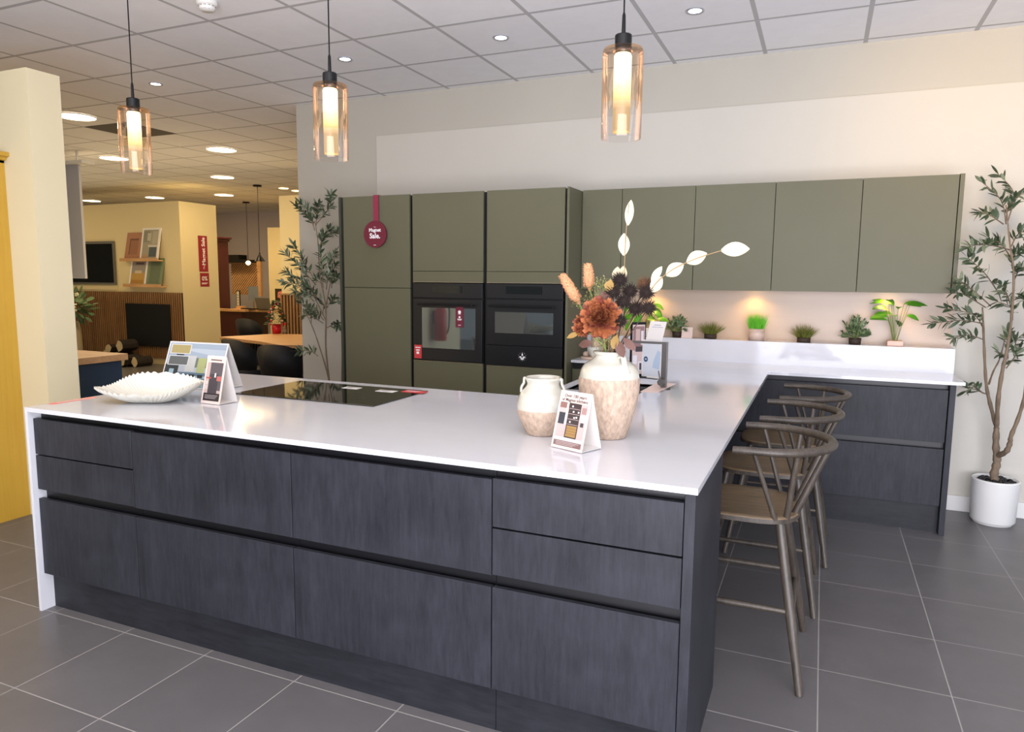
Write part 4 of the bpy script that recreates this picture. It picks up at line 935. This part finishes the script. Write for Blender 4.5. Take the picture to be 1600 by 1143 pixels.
# ================================================================== YELLOW LARDER
t = thing('yellow_larder', 'tall mustard yellow painted larder with a moulded cornice at the picture edge', 'tall cabinet', (-4.4, -.2, 0))
MB().box(-4.75, -.05, 0, -4.11, .806, 2.10).build('carcass', yellow, t)
MB().box(-4.11, -.05, .0, -4.094, .806, 2.09).build('side_panel', yellow, t)
c = MB()
prf = [(0, 0), (.0, .012), (.018, .014), (.028, .028), (.05, .034), (.05, .056), (0, .056)]
v_ = [(-4.094+a, y, 2.092+b_) for y in (-.05, .806) for a, b_ in prf]; k = len(prf)
c.add(v_, [tuple(range(k)), tuple(range(k, 2*k))[::-1]]+[(i, i+k, (i+1) % k+k, (i+1) % k) for i in range(k)]); c.box(-4.75, -.05, 2.10, -4.094, .806, 2.148)
c.build('cornice', yellow, t)

struct(MB().box(-4.5, -1.45, 0, -4.3, -.06, 2.596).build('wall_side', cream2))
t = thing('fire_extinguisher', 'red fire extinguisher with black hose mirrored in the larger oven window', 'fire extinguisher', (-4.2, -.72, .66))
MB().lathe([(0, 0), (.075, 0), (.08, .01), (.08, .36), (.07, .40), (.035, .435), (.02, .44), (.02, .455), (0, .455)], (-4.2, -.72, .66), 32).build('cylinder_body', mat('extinguisher_red', (196, 20, 24), .3), t)
MB().lathe([(0, .455), (.022, .455), (.022, .49), (0, .49)], (-4.2, -.72, .66), 16).box(-4.21, -.80, 1.155, -4.19, -.70, 1.17).box(-4.21, -.80, 1.185, -4.19, -.70, 1.195).build('valve', blackm, t)
MB().tube(catmull([(-4.2, -.74, 1.14), (-4.17, -.82, 1.16), (-4.15, -.86, 1.06), (-4.15, -.85, .83), (-4.17, -.83, .74)], 6), .011, 8).build('hose', blackm, t)
MB().box(-4.299, -.76, .88, -4.278, -.68, 1.04).build('wall_bracket', blackm, t)

# ================================================================== THE STORE BEHIND
# hanging panel
t = thing('hanging_panel', 'pale grey panel hanging from a white bar in front of the television', 'panel', (-8.1, 4.2, 1.42))
MB().box(-8.75, 4.19, 1.414, -8.155, 4.22, 2.80).build('panel', mat('pale_grey_panel', (176, 178, 188), .6), t)
MB().box(-8.8, 4.12, 2.80, -7.99, 4.29, 2.835).build('top_bar', white, t)
MB().box(-8.5, 4.195, 2.83, -8.48, 4.215, ZC-.001).box(-8.2, 4.195, 2.83, -8.18, 4.215, ZC-.001).build('hanger', white, t)
TWY = 6.6
t = thing('television', 'black wall television in a silver frame behind the hanging panel', 'television', (-11.4, TWY, 1.3))
MB().box(-12.1, TWY-.035, 1.30, -10.70, TWY-.001, 2.03).build('frame', mat('grey_frame', (128, 126, 116), .4, .5), t, bevel=.003)
MB().box(-12.06, TWY-.038, 1.335, -10.735, TWY-.034, 1.985).build('screen', blackgl, t)
struct(MB().box(-12.2, TWY-.012, 1.21, -10.69, TWY-.0005, 1.30).build('trim_recess', cream))
t = thing('ribbed_wall_panel', 'low walnut slatted wall panel under the television and ledges', 'wall panel', (-10.6, TWY, .1))
MB().box(-12.4, TWY-.022, .10, -9.2, TWY-.0005, 1.185).build('backing', feltb, t)
s = MB(); x = -12.395
while x < -9.21: s.box(x, TWY-.036, .10, x+.024, TWY-.022, 1.185); x += .048
s.build('slats', slatw, t)
tag(MB().box(-10.46, TWY-.066, .295, -9.45, TWY-.037, .996).build('black_panel', mat('matt_black', (14, 13, 12), .6), bevel=.003), 'square matt black panel mounted on the walnut slats', 'panel')
for k, z in enumerate((1.735, 1.315)):
    x0, x1 = ((-10.46, -9.58), (-10.41, -9.54))[k]
    t = thing('picture_ledge', ['upper wooden picture ledge on the store wall', 'lower wooden picture ledge just above the walnut slats'][k], 'shelf', ((x0+x1)/2, TWY, z-.05), 'picture ledges')
    MB().box(x0, TWY-.115, z-.045, x1, TWY-.001, z-.025).build('shelf_board', oak, t)
    MB().box(x0, TWY-.125, z-.045, x1, TWY-.115, z+.005).build('front_lip', oak, t)
def leaner(name, x0, x1, z0, h, label, cat, paint, base, edge):
    t = thing(name, label, cat, ((x0+x1)/2, TWY-.07, z0)); a = V((x0, TWY-.095, z0+.0005)); b_ = V((x1, TWY-.095, z0+.0005)); tv = V((.02, .082, h))
    MB().slab(a, b_, b_+tv, a+tv, .016).build(base, edge, t); paint((a, V((1,0,0)), tv.normalized()), x1-x0, tv.length, t)
def p_terr(F, W, L, t): picture(F, [(W*.24, L*.2, W*.80, L*.78, (120, 72, 44)), (W*.30, L*.2, W*.80, L*.72, (164, 110, 78))], t, name='recess_tint', off=.001)  # flat patches; the dark strip left and above paints the shade of a recess
def p_ph1(F, W, L, t): picture(F, [(W*.09, L*.06, W*.91, L*.94, (178, 170, 148)), (W*.1, L*.55, W*.45, L*.9, (150, 150, 134)), (W*.6, L*.5, W*.9, L*.9, (196, 190, 166)), (W*.4, L*.40, W*.9, L*.47, (226, 220, 206)), (W*.48, L*.1, W*.88, L*.40, (84, 96, 102)), (W*.1, L*.07, W*.46, L*.16, (200, 158, 118)), (W*.32, L*.6, W*.52, L*.84, (206, 204, 180))], t)
def p_ph2(F, W, L, t): picture(F, [(W*.09, L*.06, W*.91, L*.94, (168, 160, 152)), (W*.09, L*.06, W*.91, L*.44, (208, 164, 82)), (W*.3, L*.72, W*.8, L*.80, (110, 96, 90)), (W*.3, L*.42, W*.7, L*.52, (228, 210, 170)), (W*.12, L*.1, W*.86, L*.2, (190, 140, 62))], t)
def p_gr(F, W, L, t): picture(F, [(W*.14, L*.1, W*.86, L*.88, (110, 126, 96))], t, name='recess_tint', off=.001)
leaner('sample_board', -10.39, -10.03, 1.71, .45, 'terracotta brown door sample on the upper ledge', 'sample board', p_terr, 'board', mat('terracotta_board', (164, 110, 78), .5))
leaner('framed_picture', -10.03, -9.62, 1.71, .52, 'white framed kitchen photo on the upper ledge', 'picture', p_ph1, 'frame', white)
leaner('framed_picture', -10.32, -9.93, 1.29, .48, 'white framed photo with a yellow island on the lower ledge', 'picture', p_ph2, 'frame', white)
leaner('sample_board', -9.91, -9.58, 1.29, .45, 'sage green door sample on the lower ledge', 'sample board', p_gr, 'board', mat('sage_board', (116, 132, 102), .5))
# banners on the return wall (facing the aisle)
bx = -9.2+.004
def side_frame(z): return (V((bx, 6.95, z)), V((0, 1, 0)), V((0, 0, 1)))
s = MB(); F = side_frame(1.53); s.rect(F, 0, 0, .19, .59, 0.0); s.mi = 1
Ft = (V((bx, 6.95+.105, 1.55)), V((0, 0, 1)), V((0, -1, 0)))
s.text(Ft, 'Magnet Sale', .095, .315, 0, bold=.002).text(Ft, 'The', .045, .055, 0)
tag(s.build('wall_banner', [mat('banner_red', (150, 34, 46), .5), inkw]), 'tall red sale banner with sideways white lettering on the cream wall end', 'sign')
s = MB(); F = side_frame(1.285); s.rect(F, .01, 0, .20, .225, 0.0); s.mi = 1; s.text(F, '0%', .10, .105, .13, bold=.001)
for k in range(2): s.rect(F, .04, .055-.014*k, .17-.03*k, .063-.014*k)
tag(s.build('wall_banner', [MATS['banner_red'], inkw]), 'small red zero percent sign below the tall sale banner', 'sign')
# logs
logm = mat('log_bark', (40, 33, 28), .9, noise=.4, nscale=(20, 20, 20), bump=.5); loge = mat('log_end', (232, 212, 166), .8, noise=.12, nscale=(14, 14, 14))
lg = [(-11.02, 6.28, .07, .09), (-10.80, 6.28, .085, .10), (-10.53, 6.28, .10, .12), (-10.30, 6.30, .11, .11), (-10.10, 6.26, .13, .12), (-9.93, 6.10, .14, .13), (-9.78, 6.2, .09, .09), (-10.2, 6.27, .30, .10), (-10.43, 6.27, .27, .09)]
ll = ['split log at the far end of the pile by the plant', 'second split log along the pile from the plant', 'split log with a round pale end in the middle of the pile', 'split log under the stacked upper log', 'split log next to the upright one at the end of the pile', 'large split log standing forward at the open end of the pile', 'small split log lying on the floor past the pile', 'split log lying on top of the pile near its open end', 'split log lying on top in the middle of the pile']
for (x, y, z, r_), lb in zip(lg, ll):
    t = thing('log', lb, 'log', (x, y, z-r_*.8), 'split logs stacked below the slats'); a0_ = R.uniform(0, 6)
    n = 9; sec = [(r_*(1 if i < 6 else .55)*math.cos(a0_+i*.62)*R.uniform(.85, 1.1), r_*(1 if i < 6 else .4)*math.sin(a0_+i*.62)*R.uniform(.85, 1.1)) for i in range(n)]
    mz = min(b_ for a, b_ in sec); lift = z-r_*.8 if z < .2 else z-r_*.8
    P0 = [V((x+a, y-.11, lift-mz+b_)) for a, b_ in sec]; P1 = [p+V((.02, .28, 0)) for p in P0]
    if z < .2: 
        dz = min(p.z for p in P0)-.001; P0 = [p-V((0,0,dz)) for p in P0]; P1 = [p-V((0,0,dz)) for p in P1]
    MB().add(P0+P1, [(i, (i+1) % n, (i+1) % n+n, i+n) for i in range(n)]+[tuple(range(n, 2*n))]).build('bark', logm, t)
    MB().add(P0, [tuple(range(n))[::-1]]).build('cut_end', loge, t)
# second island
t = thing('second_island', 'navy blue island with a pale wood top behind the cream partition', 'island', (-5.3, 1.35, 0))
MB().box(-6.4, 1.03, .855, -4.27, 1.672, .90).build('wooden_top', oak, t, bevel=.002)
MB().box(-6.35, 1.05, 0, -4.30, 1.64, .854).build('navy_base', navy, t)
# tall vase with white flowers
t = thing('flower_vase', 'tall pale vase of green foliage and white flowers at the edge of the partition', 'plant', (-10.75, 5.8, 0))
MB().lathe([(0, .001), (.12, .001), (.14, .3), (.13, .6), (.11, .72), (.10, .72), (0, .6)], (-10.78, 5.8, 0), 28).build('vase', mat('stone_vase', (188, 172, 140), .6), t)
mb, fl = MB(), MB(); c = V((-10.72, 5.78, .98))
for i in range(170):
    d = V((R.gauss(0, 1), R.gauss(0, 1), R.gauss(0, .8))).normalized(); p = c+V((d.x*.38, d.y*.28, d.z*.26))*R.uniform(.4, 1); mb.leaf(p, d+V((0, 0, .2)), .13, .06, n=3)
for i in range(14):
    d = V((R.uniform(-.3, 1), -abs(R.gauss(0, 1)), R.uniform(-.4, 1))).normalized(); p = c+V((d.x*.40, d.y*.3, d.z*.30))
    for k in range(6): fl.leaf(p, d+V((R.uniform(-1, 1), R.uniform(-1, 1), R.uniform(-1, 1)))*.8, .06, .05, n=3)
mb.build('foliage', mat('vase_leaf', (96, 122, 84), .6, noise=.3, nscale=(9, 9, 9)), t); fl.build('flowers', mat('white_petal', (232, 230, 206), .6), t)
# burgundy cabinets
t = thing('burgundy_tall_cabinet', 'tall dark burgundy cabinet with a moulded top in the far display', 'tall cabinet', (-10.25, 8.7, 0))
bx1 = at(357, 400, y=8.72).x
MB().box(-10.95, 8.5, .0, bx1, 8.72, 2.12).build('body', burgc, t)
MB().box(-10.97, 8.47, 2.12, bx1+.03, 8.74, 2.165).box(-11.0, 8.44, 2.165, bx1+.06, 8.76, 2.20).build('cornice', burgc, t, bevel=.006)
t = thing('burgundy_desk', 'burgundy base units with an oak desk top holding the office equipment', 'desk', (-9.7, 8.5, 0))
MB().box(-10.35, 8.42, 0, -9.74, 8.499, .80).box(-10.05, 8.5, 0, -9.74, 9.1, .80).build('base', burgc, t)
MB().box(-10.40, 8.36, .801, -9.60, 8.499, .845).box(-10.055, 8.5, .801, -8.2, 9.2, .845).build('desk_top', oak, t)
MB().box(-8.26, 8.55, 0, -8.22, 9.15, .80).build('leg_panel', burgc, t)
# diagonal slat panel
t = thing('diagonal_slat_panel', 'wooden panel of diagonal slats above the far desk', 'wall panel', (-10.5, 9.88, 1.1))
px0, px1, pz0, pz1, py_ = -11.45, -10.42, 1.10, 1.80, 9.89
px0, px1, pz0, pz1 = at(362, 430, y=9.87).x, at(404, 430, y=9.87).x, at(385, 460, y=9.87).z, at(385, 412, y=9.87).z
MB().box(px0, py_-.02, pz0, px1, py_, pz1).build('backing', mat('slat_backing', (96, 66, 36), .8), t)
s = MB(); k = -10
while k < 22:
    x = px0+k*.06
    pl_ = []
    # clip a 45-degree slat of width .034 to the panel
    for (a, b_) in ((x, pz0), (x+.034, pz0), (x+.034+(pz1-pz0), pz1), (x+(pz1-pz0), pz1)): pl_.append((a, b_))
    def clip(P, f, inter):
        o = []
        for i in range(len(P)):
            a, b_ = P[i], P[(i+1) % len(P)]
            if f(a): o.append(a)
            if f(a) != f(b_): o.append(inter(a, b_))
        return o
    P = clip(pl_, lambda p: p[0] >= px0, lambda a, b_: (px0, a[1]+(b_[1]-a[1])*(px0-a[0])/(b_[0]-a[0])))
    P = clip(P, lambda p: p[0] <= px1, lambda a, b_: (px1, a[1]+(b_[1]-a[1])*(px1-a[0])/(b_[0]-a[0]))) if P else P
    if len(P) > 2:
        m_ = len(P); s.add([(a, py_-.035, b_) for a, b_ in P]+[(a, py_-.02, b_) for a, b_ in P], [tuple(range(m_))]+[(i, (i+1) % m_, (i+1) % m_+m_, i+m_) for i in range(m_)])
    k += 1
s.build('slats', oak, t)
MB().box(px0-.05, py_-.06, pz1, px1+.09, py_, pz1+.05).box(px1, py_-.06, pz0-.03, px1+.09, py_, pz1).build('frame', oak, t)
t = thing('extractor_hood', 'black stepped extractor hood above the diagonal slat panel', 'hood', (-10.9, 9.7, 1.87))
hx, hm, hz = at(388, 405, y=9.6).x, at(373, 400, y=9.6).x, at(380, 410, y=9.6).z
MB().box(hx-1.1, 9.6, hz, hx, 9.83, hz+.06).box(hx-1.1, 9.6, hz+.06, hm, 9.83, hz+.16).build('hood_body', blackm, t)
# cone pendants
for k, (u, v0, v1, y, rr, lb) in enumerate(((402, 323, 408, 7.5, .085, 'black cone pendant hanging in front of the far cream wall'), (386, 355, 414, 9.5, .06, 'small glowing pendant hanging over the diagonal slat panel'))):
    b_ = at(u+(4 if k == 0 else 2), v1, y=y); t = thing('cone_pendant', lb, 'pendant light', b_, 'pendants over the far desk')
    MB().lathe([(rr, 0), (.016, .11), (.014, .14), (0, .14)] if k == 0 else [(0, 0), (.04, .02), (.05, .05), (.03, .08), (0, .09)], b_, 24).build('shade', blackm if k == 0 else lampwarm, t)
    MB().tube([b_+V((0,0,.08)), V((b_.x, b_.y, ZC-.02))], .005, 6).build('cord', blackm, t)
    MB().lathe([(0, -.025), (.07, -.025), (.07, -.0005), (0, -.0005)], (b_.x, b_.y, ZC), 20).build('ceiling_rose', blackm, t)
# office equipment on the far desk
ZD = .8455
t = thing('monitor', 'grey computer monitor seen edge-on on the far desk', 'monitor', (-9.69, 8.75, ZD))
MB().slab((-9.75, 8.62, 1.0), (-9.66, 8.78, 1.0), (-9.66, 8.78, 1.27), (-9.75, 8.62, 1.27), .03).build('screen', mat('monitor_grey', (120, 128, 134), .5), t)
MB().box(-9.72, 8.70, ZD+.012, -9.70, 8.72, 1.1).box(-9.80, 8.64, ZD+.0003, -9.62, 8.78, ZD+.012).build('stand', steel, t)
t = thing('monitor', 'black computer monitor showing a pink shape near the red potted tree', 'monitor', (-9.05, 8.8, ZD))
MB().box(-9.27, 8.80, .99, -8.86, 8.83, 1.235).build('screen', blackgl, t)
picture((V((-9.27, 8.798, .99)), V((1,0,0)), V((0,0,1))), [([(.06, .08), (.14, .06), (.17, .11), (.22, .17), (.14, .20), (.07, .18)], (236, 128, 118)), ([(.10, .11), (.15, .10), (.15, .15), (.11, .15)], (244, 190, 180))], t)
MB().box(-9.08, 8.83, ZD+.0003, -9.04, 8.85, 1.1).box(-9.16, 8.76, ZD+.0003, -8.96, 8.90, ZD+.012).build('stand', blackm, t)
t = thing('laptop', 'open grey laptop on the far desk in front of the black monitor', 'laptop', (-9.28, 8.6, ZD))
MB().box(-9.42, 8.45, ZD+.0005, -9.08, 8.66, ZD+.014).build('keyboard_base', blackm, t)
MB().slab((-9.42, 8.47, ZD+.02), (-9.08, 8.47, ZD+.02), (-9.08, 8.42, ZD+.22), (-9.42, 8.42, ZD+.22), .008).build('lid', mat('laptop_grey', (104, 98, 88), .5), t)
tag(MB().box(-9.80, 8.45, ZD+.0004, -9.47, 8.58, ZD+.02).build('keyboard', blackm), 'black keyboard below the edge-on monitor', 'keyboard')
t = thing('framed_sign', 'tall narrow white sign in a black frame against the burgundy cabinet', 'sign', (-10.0, 8.6, ZD))
MB().box(-10.04, 8.60, ZD+.0003, -9.955, 8.62, 1.19).build('frame', blackm, t)
picture((V((-10.04, 8.60, ZD)), V((1,0,0)), V((0,0,1))), [(.012, .02, .073, .33, (226, 222, 206))]+[(.02, .05+.05*k, .065, .07+.05*k, (150, 146, 136)) for k in range(5)], t)
tag(MB().box(-9.98, 8.52, ZD+.0004, -9.85, 8.64, ZD+.05).build('wooden_tray', oak, bevel=.003), 'small wooden box on the far desk beside the narrow sign', 'box')
# black upholstered chairs
ch = thing('tub_chair', '', 'chair', (0, 0, 0), 'black tub chairs in the store')
b = MB()
for th, sgn in ((.0, 1), (.05, -1)):
    pass
n = 18; o_, i_ = [], []
for k in range(n+1):
    a = PI*(.08+.84*k/n); zt = .80-.10*abs(math.cos(a))**3-.06*(abs(k-n/2)/(n/2))**4
    for r_, lst in ((.26, o_), (.21, i_)): lst.append((r_*1.02*math.cos(a), -r_*math.sin(a)*.92+.02, zt if r_ > .22 else zt-.005))
vs = []
for k in range(n+1):
    vs += [(o_[k][0]*.82, o_[k][1]*.82, .44), o_[k], i_[k], (i_[k][0]*.9, i_[k][1]*.9, .46)]
b.add(vs, [(4*k+j, 4*k+(j+1) % 4, 4*k+4+(j+1) % 4, 4*k+4+j) for k in range(n) for j in range(4)]+[(0,1,2,3), tuple(4*n+j for j in (3,2,1,0))], True)
b.build('backrest', chairb, ch)
MB().prism([(.23*math.cos(a), .22*math.sin(a)+.02) for a in [i*PI/16 for i in range(32)]], .40, .47).build('seat', chairb, ch, bevel=.02, seg=3)
for sx in (-1, 1):
    for sy in (-1, 1): MB().tube([(sx*.15, sy*.14+.02, .40), (sx*.22, sy*.21+.02, .001)], [.016, .010], 8).build('leg', blackm, ch)
cl = [((-5.43, 4.00), -.1, 'black tub chair tucked under the wood table, beside the big tent card'), ((-4.66, 3.72), .25, 'black tub chair at the wood table, next to the slim olive tree'), ((-8.12, 6.95), .1, 'black tub chair at the far burgundy desk'), ((-7.38, 7.25), -.2, 'black tub chair half hidden behind the red potted tree')]
for i, ((x, y), rz, lb) in enumerate(cl):
    if i == 0: ch.location = (x, y, 0); ch.rotation_euler = (0, 0, rz); ch['label'] = lb
    else: dup(ch, (x, y, 0), rz, lb)
# wood table in the store
t = thing('wood_table', 'pale wood table with a black slatted base in the store', 'table', (-5.6, 4.7, 0))
MB().prism([(-6.30, 4.50), (-5.50, 4.277), (-4.95, 4.02), (-4.45, 4.30), (-5.70, 5.28), (-6.08, 5.13)], .705, .74).build('table_top', oak, t, bevel=.003)
s = MB(); s.box(-6.0, 4.72, 0, -4.95, 4.95, .704).build('base', feltb, t)
s = MB()
for k in range(24): x = -5.99+k*.044; s.box(x, 4.69, .0, x+.022, 4.72, .70)
s.build('slats', mat('black_slat', (40, 34, 30), .6), t)
p = at(432.5, 521, z=.7405); t = thing('christmas_tree', 'small decorated Christmas tree in a red pot on the wood table', 'plant', p)
MB().lathe([(0, .0005), (.052, .0005), (.062, .12), (.055, .12), (.05, .1), (0, .1)], p, 28).build('red_pot', mat('red_pot', (206, 20, 30), .35), t)
mb, bb, wb = MB(), MB(), MB()
for i in range(420):
    h = R.random(); a = R.uniform(0, 2*PI); r_ = (.12*(1-h)+.012)*R.uniform(.4, 1.0); q = p+V((r_*math.cos(a), r_*math.sin(a), .12+.30*h)); mb.leaf(q, V((math.cos(a), math.sin(a), -.1)), .05, .02, n=2)
for i in range(22):
    h = R.uniform(.02, .95); a = R.uniform(PI, 2*PI)+.3; r_ = .12*(1-h)+.015; (bb if i % 3 else wb).ball(p+V((r_*math.cos(a), r_*math.sin(a), .12+.30*h)), .014, seg=8)
mb.build('foliage', mat('fir_green', (58, 78, 40), .7), t); bb.build('bauble', mat('red_bauble', (216, 40, 40), .25), t); wb.build('bow', mat('pink_bow', (240, 186, 166), .5), t)
pf = at(445, 520.5, z=.7405); o = MB().ball(pf+V((0, 0, .03)), .026, sz=1.2, seg=12).ball(pf+V((-.002, -.01, .075)), .018, seg=10).ball(pf+V((.018, -.012, .045)), .009, seg=8)
tag(o.build('soft_toy', mat('beige_plush', (206, 178, 136), .9)), 'small beige soft toy beside the red pot on the wood table', 'toy')
# slat screen by the recess wall
t = thing('slat_screen', 'walnut slat screen standing behind the slim olive tree', 'screen', (-6.4, 6.1, 0))
MB().box(-6.80, 6.16, 0, -5.9, 6.18, 1.20).build('backing', feltb, t)
s = MB(); x = -6.79
while x < -5.93: s.box(x, 6.12, .0, x+.028, 6.16, 1.20); x += .056
s.build('slats', slatw, t)
MB().box(-6.81, 6.11, 1.20, -5.89, 6.19, 1.222).build('top_rail', slatw, t)

# ================================================================== LIGHT
w = bpy.data.worlds.new('world'); bpy.context.scene.world = w; w.use_nodes = True
w.node_tree.nodes['Background'].inputs[0].default_value = (.75, .85, 1, 1); w.node_tree.nodes['Background'].inputs[1].default_value = .55
lamp('AREA', (1.0, -7.4, 1.9), 175, (222, 232, 255), (.2, 1, 1.3), 7.5, 2.6)
lamp('AREA', (6.6, .2, 1.7), 85, (206, 224, 255), (0, 2.2, .8), 5, 2.6)
lamp('AREA', (-1.2, -1.0, 2.93), 95, (250, 246, 246), (-1.2, -.6, 0), 4.5, 1.6)
lamp('AREA', (1.2, -3.2, 1.0), 620, (244, 243, 252), (.6, -.6, 3), 4.5, 3)  # added uplight out of view, no real fitting; brightens the ceiling
lamp('SPOT', (1.2, 1.7, 2.9), 120, (255, 204, 118), (1.1, 3.3, 2.4), .3, spot=1.5, blend=1)
lamp('AREA', (-4.6, -2.2, 2.93), 70, (255, 236, 200), (-4.6, -1.5, 0), 2.5, 1.6)
for x, y in ((-12, 5), (-7, 8.7), (-9.6, 7.9), (-6.5, 3)): lamp('AREA', (x, y, 2.9), 36, (255, 224, 172), (x, y, 0), 1.2)
for x, y in ((-10.5, 5.0), (-7.2, 4.6)): lamp('AREA', (x, y, 1.0), 24, (255, 224, 172), (x, y, 3), 2.2)
vs_ = bpy.context.scene.view_settings; vs_.view_transform = 'Standard'; vs_.look = 'None'; vs_.exposure = -0.5
